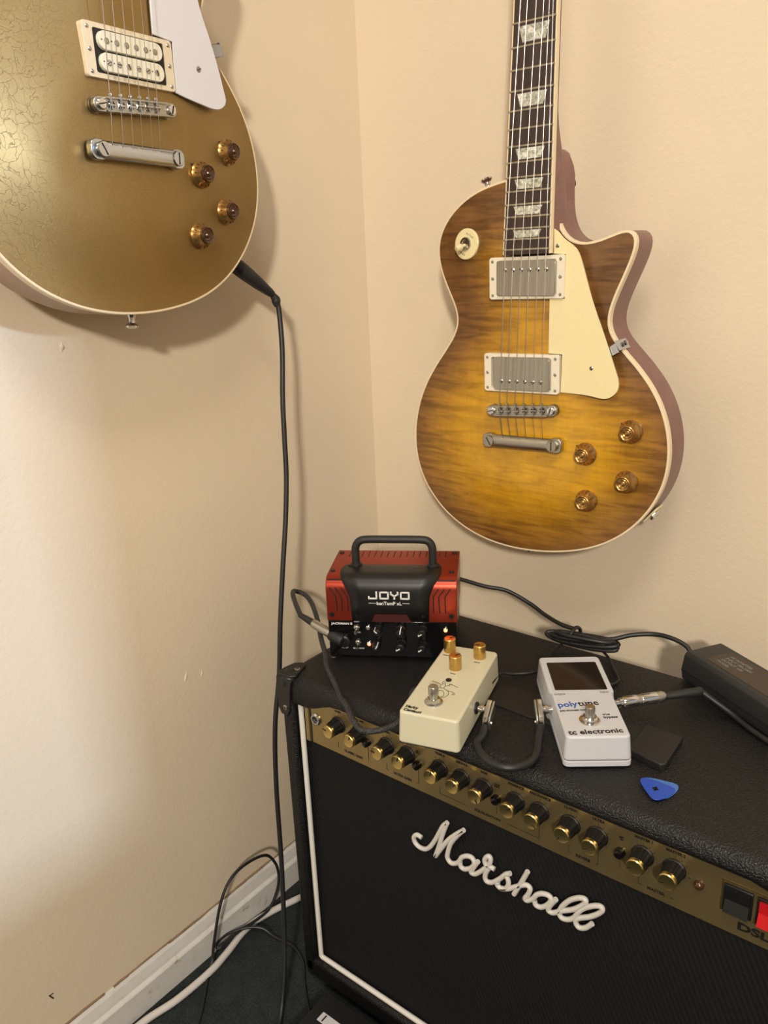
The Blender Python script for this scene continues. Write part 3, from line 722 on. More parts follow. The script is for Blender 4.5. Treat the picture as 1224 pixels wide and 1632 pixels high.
for i, (sx, x) in enumerate(((1, AX0), (-1, AX1))):
    for (y, sy) in ((AF, 1), (AB, -1)):
        # top corner protector: rounded cap with lobes on top, front and side
        bm = bmesh.new()
        lathe_bm(bm, [(0, -.013), (.007, -.011), (.011, -.006), (.0125, 0), (.011, .006), (.007, .011), (0, .0130)], 18, T(x+sx*.0085, y+sy*.0085, AT-.009))
        c1 = fin('corner_protector', bm, M['black'], amp, True, M4=L())
        bm = bmesh.new()
        prism_bm(bm, [(0, 0), (.020, 0), (.026, .006), (.022, .020), (.018, .030), (.010, .034), (.002, .028), (0, .014)][::1], 0, .003)
        fin('protector_lobe', bm, M['black'], c1, True, .001, M4=L(Matrix(((sx, 0, 0, x-sx*.002), (0, sy, 0, y-sy*.002), (0, 0, 1, AT-.001), (0, 0, 0, 1)))))
        bm = bmesh.new()
        prism_bm(bm, [(0, 0), (.024, 0), (.0215, -.016), (.019, -.040), (.014, -.048), (.004, -.048), (0, -.040)], 0, .003)
        fin('protector_lobe', bm, M['black'], c1, True, .001, M4=L(Matrix(((sx, 0, 0, x-sx*.003), (0, 0, -sy, y+sy*.0005), (0, 1, 0, AT-.004), (0, 0, 0, 1)))))
        bm = bmesh.new()
        prism_bm(bm, [(0, 0), (.030, 0), (.028, -.016), (.020, -.040), (.014, -.048), (.004, -.048), (0, -.040)], 0, .003)
        fin('protector_lobe', bm, M['black'], c1, True, .001, M4=L(Matrix(((0, 0, -sx, x+sx*.0005), (sy, 0, 0, y-sy*.002), (0, 1, 0, AT-.004), (0, 0, 0, 1)))))
        for loc, rot in (((x+sx*.0145, y+sy*.016, AT+.002), Matrix()), ((x+sx*.0090, y-sy*.0028, AT-.041), RX(90*sy))):
            bm = bmesh.new(); lathe_bm(bm, [(.0032, -.001), (.0032, .0006), (.002, .0012), (0, .0012)], 16, T(*loc)@rot); s_ = fin('protector_screw', bm, M['nickel'], c1, True, M4=L())
            bm = bmesh.new(); bbox(bm, -.002, .002, -.0004, .0004, .001, .0015); bbox(bm, -.0004, .0004, -.002, .002, .001, .0015); bmesh.ops.transform(bm, matrix=T(*loc)@rot, verts=bm.verts); fin('screw_cross', bm, M['ink'], c1, M4=L())
    for y in (AF+.03, AB-.03):
        lathe('rubber_foot', [(.016, 0), (.018, .012), (.016, .014)], M['blacksoft'], amp, 18, M4=L(T(x+sx*.04, y, .0105)))
lathe('handle_screw', [(.006, 0), (.005, .0012), (.0028, .0012), (.002, .0003), (0, .0003)], M['black'], amp, 16, M4=L(T(.1710, -.300, AT)))
# strap handle lying on the top
def strapz(x): return AT+.0004
pa = [(.372, -.286), (.372, -.246), (.43, -.243), (.50, -.241), (.548, -.238), (.548, -.284), (.50, -.286), (.43, -.287)]
prism('handle_strap', pa, AT-.0005, AT+.0016, M['strap'], amp, .0006, M4=L())
prism('handle_end_cap', [(.5300, -.2900), (.5640, -.2960), (.5680, -.2930), (.5665, -.2420), (.5300, -.2410)], AT-.0005, AT+.0070, M['strap'], amp, .0012, M4=L(), seg=3)
# front panel furniture
KZ = .4217
KX = [.224, .2543, .2936, .3212, .3626, .3891, .4151, .4504, .4758, .5068, .5332, .5743, .6015]
pang = [160, 65, 170, 80, 70, 45, 300, 50, 320, 235, 215, 200, 200]
FR_ = lambda x, z, y=FY: T(x, y, z)@RX(90)
kb = bmesh.new(); lathe_bm(kb, [(.0100, 0), (.0100, .0012), (.0092, .0020), (.0080, .0145), (.0076, .0155), (0, .0155)], 48, rib=lambda i, r, z: r*(.94 if (i % 4 >= 2 and z > .0015) else 1)); bmesh.ops.recalc_face_normals(kb, faces=kb.faces)
kbm = bpy.data.meshes.new('knob_body'); kb.to_mesh(kbm); kb.free(); kbm.materials.append(M['knobblack'])
kc = bmesh.new(); lathe_bm(kc, [(.0077, .0150), (.0077, .0180), (.0070, .0190), (.0058, .0187), (0, .0184)], 32); bmesh.ops.recalc_face_normals(kc, faces=kc.faces)
kcm = bpy.data.meshes.new('knob_cap'); kc.to_mesh(kcm); kc.free(); kcm.materials.append(M['goldcap'])
for m_ in (kbm, kcm):
    for p in m_.polygons: p.use_smooth = True
    m_.set_sharp_from_angle(angle=math.radians(30))
for x, a in zip(KX, pang):
    o = bpy.data.objects.new('control_knob', kbm); C.objects.link(o); o.parent = amp; o.matrix_local = L(FR_(x, KZ))
    q = bpy.data.objects.new('knob_cap', kcm); C.objects.link(q); q.parent = o
    bm = bmesh.new(); bbox(bm, .0025, .0072, -.0004, .0004, .0183, .0193); fin('knob_pointer', bm, M['ink'], o, M4=RZ(a))
    # scale ticks round the knob
    bm = bmesh.new()
    for j in range(11):
        t = math.radians(225-27*j); tube_bm(bm, [(.0108*math.cos(t), .0108*math.sin(t), .0001), (.0128*math.cos(t), .0128*math.sin(t), .0001)], .00022, 4)
    fin('scale_ticks', bm, M['ink'], amp, M4=L(FR_(x, KZ)))
for x, z in ((.2666, .4157), (.3348, .415), (.4295, .4149), (.5547, .4157)):
    lathe('push_switch', [(.0046, 0), (.0046, .004), (.0040, .006), (.003, .0066), (0, .0066)], M['blackgloss'], amp, 18, M4=L(FR_(x, z)))
    bm = bmesh.new(); bbox(bm, -.00015, .00015, -.018, -.006, 0, .0002); fin('panel_line', bm, M['ink'], amp, M4=L(FR_(x, z)))
j = lathe('input_jack', [(.0075, 0), (.0075, .0016), (.0060, .003), (.0045, .003), (.0040, .0006), (0, .0006)], M['chrome'], amp, 24, M4=L(FR_(.1895, .4165)))
lathe('jack_hole', [(.0036, .0007), (0, .0008)], M['ink'], j, 16, M4=L(FR_(.1895, .4165)))
led = lathe('pilot_lamp', [(.0042, 0), (.0042, .002), (.0034, .0035), (.0020, .0046), (0, .005)], M['dkamber'], amp, 18, M4=L(FR_(.6222, .4169)))
bm = bmesh.new(); bbox(bm, -.0008, .0008, -.0008, .0008, 0, .0004); fin('panel_pin', bm, M['steel'], amp, M4=L(FR_(.6145, .4195)))
for x0, x1, mt, nm in ((.6415, .6640, 'black', 'standby_switch'), (.6670, .6895, 'redsw', 'power_switch')):
    abox('switch_bezel', x0, x1, FY-.0025, FY, .4045, .4305, M['black'], bevel=.0008)
    bm = bmesh.new(); prism_bm(bm, [(.4070, -.0025), (.4280, -.0025), (.4280, -.0045), (.4175, -.0035), (.4070, -.0075)], x0+.002, x1-.002)
    fin(nm, bm, M[mt], amp, M4=L(Matrix(((0, 0, 1, 0), (0, 1, 0, FY), (1, 0, 0, 0), (0, 0, 0, 1)))))
abox('panel_frame_line', .6395, .6405, FY-.0003, FY, .4025, .4325, M['goldcap']); abox('panel_frame_line', .6395, .692, FY-.0003, FY, .4320, .4330, M['goldcap'])
def pt(s, x, z, size=.0037, width=None, mat='ink', bold=0.00016, al='CENTER', name='panel_lettering'):
    txt(name, s, size, L(FR_(x, z, FY-.0001)), M[mat], amp, None, bold, align=al)
for s, x in zip(('GAIN', 'VOLUME', 'GAIN', 'VOLUME', 'TREBLE', 'MIDDLE', 'BASS', 'PRESENCE', 'RESONANCE', 'CLASSIC', 'ULTRA', 'MASTER 1', 'MASTER 2'), KX): pt(s, x, .4370)
def under(s, x0, x1, xa=None, xb=None):
    xm = (x0+x1)/2; pt(s, xm, .3895, .0042)
    w = len(s)*.0017
    bm = bmesh.new()
    bbox(bm, x0, xm-w-.002, FY-.0003, FY, .3908, .3911); bbox(bm, xm+w+.002, x1, FY-.0003, FY, .3908, .3911)
    bbox(bm, x0-.00015, x0+.00015, FY-.0003, FY, .3908, .3990)
    if s != 'MASTER': bbox(bm, x1-.00015, x1+.00015, FY-.0003, FY, .3908, .4090)
    fin('panel_line', bm, M['ink'], amp, M4=L())
under('CLASSIC GAIN', .222, .2666); under('ULTRA GAIN', .2920, .3348); under('EQUALISATION', .3620, .4756); under('REVERB', .5060, .5345); under('MASTER', .5720, .6030)
for x in (.2666, .3348, .4295, .5547):
    pt({.2666: 'CLEAN\nCRUNCH', .3348: 'OD 1\nOD 2', .4295: 'TONE\nSHIFT', .5547: 'MST\n1/2'}[x], x, .4300, .0022)
txt('model_lettering', 'DSL', .0100, L(FR_(.6545, .3905, FY-.0001)), M['ink'], amp, .0245, .0004, .0003)
# script logo, one bent white strip of strokes
MM = [
[(0.3384, 0.3258), (0.3323, 0.3264), (0.3278, 0.3212), (0.3294, 0.3147), (0.3355, 0.3117), (0.3429, 0.3131), (0.3491, 0.3192), (0.3554, 0.3301), (0.3617, 0.3437), (0.3666, 0.3542), (0.3719, 0.3608)],
[(0.3719, 0.3608), (0.3664, 0.3449), (0.3613, 0.3271), (0.3561, 0.3108)],
[(0.3561, 0.3108), (0.3636, 0.3241), (0.3732, 0.3401), (0.3838, 0.3528), (0.3923, 0.3615)],
[(0.3923, 0.3615), (0.3837, 0.3499), (0.3761, 0.3368), (0.3724, 0.3244), (0.3716, 0.3164), (0.3762, 0.3122), (0.3832, 0.3157), (0.3873, 0.3216), (0.3896, 0.3263), (0.3959, 0.3312), (0.402, 0.3321), (0.4048, 0.3272), (0.4014, 0.3196), (0.3934, 0.3133), (0.3883, 0.3139), (0.3873, 0.3192)],
[(0.4092, 0.3312), (0.4031, 0.3193), (0.4008, 0.3134), (0.4058, 0.3138), (0.4125, 0.3208), (0.4196, 0.3303), (0.4234, 0.3369), (0.4239, 0.3428), (0.4212, 0.3439), (0.4174, 0.3383), (0.4185, 0.3326), (0.4239, 0.3324), (0.4287, 0.3318)],
[(0.4218, 0.3292), (0.4185, 0.3217), (0.4176, 0.3155), (0.4201, 0.312), (0.4266, 0.3146), (0.4351, 0.3238), (0.4414, 0.3323), (0.4466, 0.3362)],
[(0.4414, 0.3317), (0.4441, 0.3275), (0.4446, 0.3216), (0.4415, 0.3148), (0.4363, 0.3124), (0.432, 0.3141), (0.4325, 0.3184)],
[(0.4363, 0.3122), (0.4426, 0.3151), (0.4473, 0.3185), (0.4517, 0.3225), (0.4588, 0.3282), (0.4649, 0.332), (0.4687, 0.3297), (0.4666, 0.3218), (0.4633, 0.3149), (0.4662, 0.3141), (0.4721, 0.3199), (0.476, 0.3265), (0.4818, 0.3311), (0.4882, 0.3325), (0.4912, 0.3295), (0.488, 0.3217), (0.4812, 0.3145), (0.4753, 0.3136), (0.4737, 0.318)],
[(0.4656, 0.3485), (0.4588, 0.3315), (0.451, 0.3131)],
[(0.4962, 0.3324), (0.4904, 0.3219), (0.4886, 0.3154), (0.493, 0.3146), (0.4996, 0.3203), (0.5032, 0.3287), (0.5104, 0.3394), (0.5185, 0.3466), (0.5244, 0.3489), (0.5259, 0.346), (0.5216, 0.3391), (0.5135, 0.3303), (0.5043, 0.3237), (0.5001, 0.3193), (0.5022, 0.3144), (0.5084, 0.3155), (0.5148, 0.3213), (0.52, 0.3319), (0.5261, 0.3398), (0.5349, 0.3469), (0.5406, 0.3491), (0.5421, 0.3458), (0.5379, 0.3392), (0.5301, 0.3314), (0.5221, 0.3256), (0.5176, 0.3213), (0.5173, 0.3162), (0.5207, 0.3133), (0.527, 0.3168), (0.5331, 0.3251)]]
bm = bmesh.new()
for st in MM: tube_bm(bm, spline([(x, -.3575, z) for x, z in st], 5), .0026, 10)
fin('script_logo', bm, M['logo'], amp, True, M4=L())

# ------------------------------------------------------------------ small red amplifier head
a = math.radians(31.2)
FJ = frame((.171, -.3065, .4682), (math.cos(a), math.sin(a), 0), (0, 0, 1), (math.sin(a), -math.cos(a), 0))
jo = empty('mini_amplifier', FJ, 'small red and black amplifier head with carry handle standing on the combo amplifier', 'amplifier')
W_, D_, H_ = .152, .093, .102
def yz_prism(name, prof, x0, x1, mat, par, bevel=0., smooth=True):
    # prof: (depth w, height v) swept along u
    bm = bmesh.new(); A = [bm.verts.new((x0, v, w)) for w, v in prof]; B = [bm.verts.new((x1, v, w)) for w, v in prof]
    bm.faces.new(A); bm.faces.new(B[::-1])
    for i in range(len(prof)): bm.faces.new((A[i], B[i], B[(i+1) % len(prof)], A[(i+1) % len(prof)]))
    return fin(name, bm, mat, par, smooth, bevel)
fold = lambda off: [(off, .049), (off, .088), (off-.001, .0935), (off-.0035, .0978), (off-.008, .1010), (off-.013, .1022+off)]
sh = yz_prism('red_shell', fold(0)+[(-D_, .1022), (-D_, .049)], 0, W_, M['red'], jo, .0008)
box('rear_case', .0015, W_-.0015, .004, .0995, -D_-.002, -.004, M['black'], jo, .001)
box('control_face', .0005, W_-.0005, .003, .0488, -.012, -.0008, M['blackgloss'], jo, .0008)
for x in (.015, W_-.015):
    for w in (-.015, -D_+.012): lathe('rubber_foot', [(.006, 0), (.006, .0035)], M['blacksoft'], jo, 14, M4=Matrix(((1, 0, 0, x), (0, 0, 1, 0), (0, -1, 0, w), (0, 0, 0, 1))))
# black centre plate wrapping over the fold
pl = [(-.0375, .0199, .1320), (-.034, .0165, .1325), (-.022, .0155, .1325), (-.0135, .0160, .1322)]
bm = bmesh.new(); rows = []
prof = [(-.0385, .1040), (-.030, .1042), (-.020, .1042), (-.013, .1040), (-.0080, .1028), (-.0030, .0994), (.0000, .0945), (.0013, .0885), (.0015, .0820), (.0015, .070), (.0015, .0500)]
wl = [.0200, .0165, .0155, .0160, .0170, .0190, .0220, .0250, .0280, .0288, .0300]; wr = [.1320, .1330, .1330, .1325, .1315, .1290, .1260, .1235, .1210, .1203, .1195]
for (w, v), l_, r_ in zip(prof, wl, wr): rows.append([bm.verts.new((l_+(r_-l_)*k/6, v, w)) for k in range(7)])
for A, B in zip(rows, rows[1:]):
    for k in range(6): bm.faces.new((A[k], A[k+1], B[k+1], B[k]))
o = fin('black_front_plate', bm, M['black'], jo, True)
s_ = o.modifiers.new('solid', 'SOLIDIFY'); s_.thickness = .0016; s_.offset = 0
tube('carry_handle', [(.0312, .104, -.036), (.0312, .118, -.036), (.0318, .128, -.036), (.0365, .1350, -.036), (.046, .1372, -.036), (.0765, .1374, -.036), (.109, .1372, -.036), (.1180, .1350, -.036), (.1222, .128, -.036), (.1226, .118, -.036), (.1226, .104, -.036)], .0047, M['blacksoft'], jo, 6, 14)
for x in (.0312, .1226): lathe('handle_foot', [(.0075, 0), (.0075, .002), (.005, .004)], M['black'], jo, 18, M4=Matrix(((1, 0, 0, x), (0, 0, 1, .104), (0, -1, 0, -.036), (0, 0, 0, 1))))
def fscrew(x, v, w=.0002, r=.0030, name='shell_screw'): lathe(name, [(r, 0), (r, .0012), (r*.5, .0012), (r*.4, .0004), (0, .0004)], M['black'], jo, 14, M4=T(x, v, w))
def tscrew(x, w, r=.0030, v=.1022): lathe('shell_screw', [(r, 0), (r, .0012), (r*.5, .0012), (r*.4, .0004), (0, .0004)], M['black'], jo, 14, M4=Matrix(((1, 0, 0, x), (0, 0, 1, v), (0, -1, 0, w), (0, 0, 0, 1))))
for x, v in ((.0060, .0570), (.1455, .0570)): fscrew(x, v)
for x, v in ((.0356, .0570), (.1130, .0574)): fscrew(x, v, .0022, .0018)
for x, w in ((.0055, -.083), (.0050, -.0235), (.1462, -.0838), (.1452, -.0225)): tscrew(x, w)
for x, w in ((.0240, -.0345), (.1290, -.0345)): tscrew(x, w, .0024, .1045)
for pth in (((.0049, .0908), (.0117, .08), (.0126, .0611)), ((.0115, .0909), (.0184, .0793), (.0185, .0612)), ((.0183, .091), (.0253, .0794), (.0256, .0613)), ((.1309, .0905), (.1247, .081), (.125, .0605)), ((.1378, .0906), (.1312, .0811), (.1319, .0607)), ((.1446, .0907), (.1384, .0812), (.1385, .0608))):
    bm = bmesh.new(); tube_bm(bm, [(x, v, 0.0001) for x, v in pth], .0007, 6); fin('vent_groove', bm, M['ink'], jo)
for k in range(16):
    x = .0165+k*.0079
    if .027 < x < .036 or .117 < x < .126: pass
    bm = bmesh.new(); prism_bm(bm, [(x, -.0895), (x+.0011, -.0895), (x+.0007, -.0700), (x-.0004, -.0700)], 0, .0002)
    fin('vent_slot', bm, M['ink'], jo, M4=Matrix(((1, 0, 0, 0), (0, 0, 1, .1022), (0, 1, 0, 0), (0, 0, 0, 1))))
# honeycomb window of red mesh at the foot of the plate
prism('mesh_window', [(.0526, .0500), (.0994, .0500), (.0942, .0592), (.0576, .0592)], .0024, .0027, M['gridcol'], jo)
bm = bmesh.new()
for r in range(4):
    for k in range(15):
        x = .0545+k*.0031+(r % 2)*.00155; v = .0515+r*.0021
        if .0526+(v-.05)*.55+.001 < x < .0994-(v-.05)*.55-.001: lathe_bm(bm, [(.00105, 0), (.00105, .0002)], 6, T(x, v, .0027))
fin('mesh_holes', bm, M['ink'], jo)['kind'] = 'stuff'
# lettering JOYO in square strokes
def stroke(bm, pts, wd, z0, z1):
    for (x0, y0), (x1, y1) in zip(pts, pts[1:]):
        d = Vector((x1-x0, y1-y0)).normalized(); n_ = Vector((-d.y, d.x))*wd/2; e = d*wd/2
        prism_bm(bm, [(x0-e.x-n_.x, y0-e.y-n_.y), (x1+e.x-n_.x, y1+e.y-n_.y), (x1+e.x+n_.x, y1+e.y+n_.y), (x0-e.x+n_.x, y0-e.y+n_.y)], z0, z1)
bm = bmesh.new(); wd = .0019; t0, t1 = .0868, .0790
stroke(bm, [(.0598, t0), (.0598, t1), (.0510, t1), (.0510, t1+.0018)], wd, .0022, .0027)
stroke(bm, [(.0640, t0), (.0732, t0), (.0732, t1), (.0640, t1), (.0640, t0)], wd, .0022, .0027)
stroke(bm, [(.0766, t0), (.0766, t0-.0022), (.0804, t0-.0048), (.0804, t1)], wd, .0022, .0027); stroke(bm, [(.0845, t0), (.0845, t0-.0022), (.0804, t0-.0048)], wd, .0022, .0027)
stroke(bm, [(.0880, t0), (.0972, t0), (.0972, t1), (.0880, t1), (.0880, t0)], wd, .0022, .0027)
fin('head_logo', bm, M['inkw'], jo)
bm = bmesh.new(); bbox(bm, .0504, .0590, .0727, .0732, .0022, .0025); bbox(bm, .0897, .0977, .0729, .0734, .0022, .0025); fin('head_logo_rule', bm, M['inkw'], jo)
txt('head_lettering', 'banTamP xL', .0058, T(.0597, .0709, .0023), M['inkw'], jo, .0292, .00012)
txt('face_lettering', 'JACKMAN II', .0034, T(.0040, .0438, -.0006), M['inkw'], jo, .0250, .00012)
txt('face_lettering', 'BRIGHT', .0018, T(.0347, .0470, -.0006), M['inkw'], jo, None, .00002, align='CENTER')
txt('face_lettering', 'VINTAGE', .0018, T(.0347, .0335, -.0006), M['inkw'], jo, None, .00002, align='CENTER')
txt('face_lettering', 'BLUETOOTH', .0022, T(.0355, .0125, -.0006), M['inkw'], jo, .0130, .00005, align='CENTER')
txt('face_lettering', 'INPUT', .0022, T(.0190, .0130, -.0006), M['inkw'], jo, .0075, .00005, align='CENTER')
for x, v, rx in ((.0345, .0405, 18), (.0352, .0215, 18)):
    t_ = lathe('toggle_switch', [(.0042, -.0008), (.0042, .0010), (.0030, .0030), (.0022, .0034), (0, .0034)], M['chrome'], jo, 12, M4=T(x, v, 0))
    lathe('toggle_lever', [(.0011, .003), (.0014, .008), (.0019, .011), (0, .0125)], M['chrome'], t_, 12, M4=T(x, v, 0)@RX(rx))
for x, v, ang, r in ((.0605, .0405, 140, .0052), (.0575, .0205, 60, .0052), (.0865, .0395, 80, .0062), (.0865, .0215, 210, .0062), (.1120, .0405, 210, .0056), (.1115, .0210, 215, .0056)):
    k_ = lathe('head_knob', [(r, -.0008), (r, .003), (r*.86, .004), (r*.78, .0135), (r*.6, .0145), (0, .0145)], M['knobblack'], jo, 30, M4=T(x, v, 0), rib=lambda i, r_, z: r_*(.95 if i % 3 == 0 and z > .0035 else 1))
    bm = bmesh.new(); bbox(bm, .0004, r*.84, -.0006, .0006, .0145, .0149); bbox(bm, r*.80, r*.90, -.0006, .0006, .0045, .0149); fin('knob_pointer', bm, M['inkw'], k_, M4=T(x, v, 0)@RZ(ang))
for x, v, m_ in ((.0480, .0402, 'inkg'), (.0483, .0198, 'ledr'), (.1384, .0395, 'leds')):
    b_ = lathe('led_bezel', [(.0030, -.0008), (.0030, .0008), (.0022, .0016), (.0019, .0010)], M['chrome'], jo, 16, M4=T(x, v, 0))
    lathe('led', [(.0021, 0), (.0021, .0012), (.0014, .0024), (0, .0028)], M[m_], b_, 14, M4=T(x, v, 0))
lathe('input_socket', [(.0075, -.0008), (.0075, .0020), (.0060, .0030), (.0038, .0030), (.0034, 0), (0, 0)], M['black'], jo, 20, M4=T(.0185, .0222, 0))
lathe('speaker_socket', [(.006, -.0008), (.006, .002), (.003, .0026), (.003, 0), (0, 0)], M['black'], jo, 20, M4=T(.0240, .0345, 0)) if False else None

# ------------------------------------------------------------------ cream overdrive pedal
a = math.radians(16)
FH = frame((.3750, -.3905, .4696), (math.cos(a), math.sin(a), 0), (-math.sin(a), math.cos(a), 0), (0, 0, 1))
hb = empty('effects_pedal', FH, 'cream coloured effects pedal with three brass knobs and a horseman drawing', 'pedal')
hh = .0355
bm = bmesh.new(); prism_bm(bm, rrect(-.0312, .0312, -.0015, .1470, .0045), .0015, hh, rrect(-.0300, .0300, 0, .1450, .0045)); fin('enclosure', bm, M['harb'], hb, True, .0022, 3)
box('base_plate', -.0300, .0300, .001, .1445, -.0002, .0018, M['blacksoft'], hb)
for x, y, ang in ((-.0205, .1310, 55), (-.0030, .0955, 50), (.0145, .1268, 210)):
    k_ = lathe('brass_knob', [(.0062, 0), (.0066, .0006), (.0066, .0148), (.0058, .0158), (.0034, .0156), (0, .0154)], M['brass'], hb, 30, M4=T(x, y, hh))
    bm = bmesh.new(); bbox(bm, .0003, .0060, -.00035, .00035, .0152, .0160); fin('knob_pointer', bm, M['ink'], k_, M4=T(x, y, hh)@RZ(ang))
    lathe('set_screw', [(.0012, 0), (0, .0003)], M['ink'], k_, 10, M4=T(x, y, hh)@RZ(-115)@T(.0064, 0, .0055)@RY(90))
lathe('status_led', [(.0032, 0), (.0030, .0010), (.0022, .0014), (0, .0010)], M['knobblack'], hb, 18, M4=T(-.0021, .0700, hh))
f_ = lathe('footswitch', [(.0088, 0), (.0088, .0016), (.0070, .0020), (.0066, .0046), (.0060, .0048)], M['chrome'], hb, 6, M4=T(-.0030, .0255, hh), smooth=False)
lathe('washer', [(.0092, 0), (.0092, .0010), (.006, .0012)], M['steel'], hb, 30, M4=T(-.0030, .0255, hh))
lathe('switch_cap', [(.0042, .004), (.0042, .0085), (.0050, .0092), (.0050, .0165), (.0044, .0178), (0, .0180)], M['nickel'], f_, 24, M4=T(-.0030, .0255, hh))
txt('pedal_lettering', 'Harby', .0058, T(-.0262, .0088, hh+.0002)@RZ(-3), M['ink'], hb, .0128, .0002); txt('pedal_lettering', 'Centauri', .0058, T(-.0262, .0028, hh+.0002)@RZ(-3), M['ink'], hb, .0180, .0002)
txt('pedal_lettering', 'Volume', .0030, T(-.0255, .1195, hh), M['ink'], hb, .0090, .0001); txt('pedal_lettering', 'Tone', .0030, T(-.0055, .0835, hh), M['ink'], hb, .0060, .0001); txt('pedal_lettering', 'Drive', .0030, T(.0115, .1145, hh), M['ink'], hb, .0065, .0001)
ART = [[(-0.0175, 0.0612), (-0.0122, 0.0601), (-0.0068, 0.0575)], [(-0.0067, 0.0613), (-0.0062, 0.0643), (-0.004, 0.063), (-0.0034, 0.0603), (-0.0054, 0.0596), (-0.0067, 0.0613)],
 [(-0.0068, 0.0575), (-0.0039, 0.0597), (-0.0019, 0.0564), (-0.0025, 0.0520), (-0.0060, 0.0525), (-0.0068, 0.0575)], [(-0.0019, 0.0564), (0.0005, 0.0572), (0.0023, 0.0606), (0.0044, 0.0595)], [(0.002, 0.0568), (0.0022, 0.0611), (0.011, 0.057)],
 [(-0.0123, 0.0466), (-0.0109, 0.0513), (-0.0062, 0.0505), (-0.0029, 0.0515), (0.0015, 0.049), (0.0041, 0.0476), (0.0078, 0.0473), (0.0109, 0.0455), (0.0119, 0.0431), (0.0096, 0.0427), (.0098, .0448)],
 [(0.0022, 0.0492), (0.0053, 0.0451), (0.0058, 0.0398), (0.003, 0.0348), (-0.0013, 0.0348)], [(-0.0012, 0.0459), (0.0013, 0.0425), (0.0022, 0.0373), (0.0007, 0.0354)], [(-0.0117, 0.0468), (-0.0071, 0.044), (-0.0042, 0.0463), (-.0012, .0459)], [(-0.0113, 0.0427), (-0.013, 0.045), (-0.0125, 0.048)]]
bm = bmesh.new()
for st in ART: tube_bm(bm, spline([(x, y+.002, hh+.0001) for x, y in st], 4), .00026, 5)
fin('line_drawing', bm, M['ink'], hb)
lathe('output_socket', [(.0062, 0), (.0062, .0018), (.005, .0026), (0, .0026)], M['black'], hb, 18, M4=T(.0305, .0560, .018)@RY(90))
lathe('input_socket', [(.0062, 0), (.0062, .0018), (.005, .0026), (0, .0026)], M['black'], hb, 18, M4=T(-.0305, .0700, .018)@RY(-90))

# ------------------------------------------------------------------ white tuner pedal
a = math.radians(36.5)
FT = frame((.5152, -.3210, .4700), (math.cos(a), math.sin(a), 0), (-math.sin(a), math.cos(a), 0), (0, 0, 1))
tp_ = empty('tuner_pedal', FT, 'white tuner pedal with a dark rectangular display and steel footswitch', 'pedal')
ht = .0305
def tco(e, r=.005): # stepped outline: wider display half at the back
    n = 5; pts = []
    def arc(cx, cy, a0, rr):
        for k in range(n+1):
            t = math.radians(a0+90*k/n); pts.append((cx+rr*math.cos(t), cy+rr*math.sin(t)))
    arc(.0325+e-r, .1485+e-r, 0, r); arc(-.0325-e+r, .1485+e-r, 90, r)
    pts.append((-.0325-e, .0765)); pts.append((-.0302-e, .0730))
    arc(-.0302-e+r, -.0035-e+r, 180, r); arc(.0292+e-r, -.0035-e+r, 270, r)
    pts.append((.0292+e, .0730)); pts.append((.0325+e, .0765)); return pts
bm = bmesh.new(); prism_bm(bm, tco(.0012), .0062, ht, tco(-.0006)); fin('enclosure', bm, M['tcw'], tp_, True, .0018, 3)
bm = bmesh.new(); prism_bm(bm, tco(.0012), 0, .0058); fin('base_plate', bm, M['tcw'], tp_, True, .0006)
bm = bmesh.new(); prism_bm(bm, tco(.0006), .0055, .0065); fin('base_seam', bm, M['inkg'], tp_)
prism('display', rrect(-.0258, .0262, .0785, .1345, .0016), ht-.0005, ht+.0006, M['screen'], tp_, .0003)
txt('pedal_lettering', 'output', .0048, T(-.0282, .0695, ht+.0001)@RZ(2), M['inkg'], tp_, .0112, .00008); txt('pedal_lettering', 'input', .0048, T(.0175, .0722, ht+.0001)@RZ(2), M['inkg'], tp_, .0088, .00008)
txt('pedal_lettering', 'poly', .0125, T(-.0275, .0470, ht+.0001)@RZ(5), M['inkb'], tp_, .0190, .0002)
txt('pedal_lettering', 'tune', .0125, T(-.0082, .0487, ht+.0001)@RZ(5), M['ink'], tp_, .0200, .00015)
txt('pedal_lettering', 'poly-chromatic tuner', .0038, T(-.0275, .0395, ht+.0001)@RZ(3), M['ink'], tp_, .0260, .00012)
txt('pedal_lettering', 'true', .0042, T(.0110, .0320, ht+.0001)@RZ(3), M['ink'], tp_, .0068, .00008); txt('pedal_lettering', 'bypass', .0048, T(.0110, .0268, ht+.0001)@RZ(3), M['ink'], tp_, .0132, .0001)
txt('pedal_lettering', 'tc electronic', .0098, T(-.0265, .0008, ht+.0001)@RZ(3), M['ink'], tp_, .0500, .00022)
lathe('washer', [(.0098, 0), (.0098, .0008), (.0078, .0014), (.006, .0014)], M['chrome'], tp_, 30, M4=T(-.0030, .0235, ht))
f2_ = lathe('footswitch', [(.0072, .0006), (.0072, .0040), (.0062, .0050), (.0045, .0050)], M['chrome'], tp_, 28, M4=T(-.0030, .0235, ht))
lathe('switch_cap', [(.0046, .0045), (.0046, .0140), (.0040, .0155), (0, .0158)], M['nickel'], f2_, 26, M4=T(-.0030, .0235, ht))

# ------------------------------------------------------------------ cables
def world_thing(name, origin, label, cat): return empty(name, T(*origin), label, cat)
def WL(o): return o.matrix_world.inverted() if False else Matrix.Translation(-Vector(o.location))
def wtube(name, pts, r, mat, par, per=8, n=10, rfun=None):
    o0 = par.location; return tube(name, [Vector(p)-o0 for p in pts], r, mat, par, per, n, rfun=rfun)
def along(p0, p1): # matrix with z from p0 to p1
    d = (Vector(p1)-Vector(p0)).normalized(); return Matrix.Translation(p0)@d.to_track_quat('Z', 'Y').to_matrix().to_4x4()
def wlathe(name, prof, p0, p1, mat, par, n=20):
    return lathe(name, prof, mat, par, n, M4=Matrix.Translation(-par.location)@along(p0, p1))
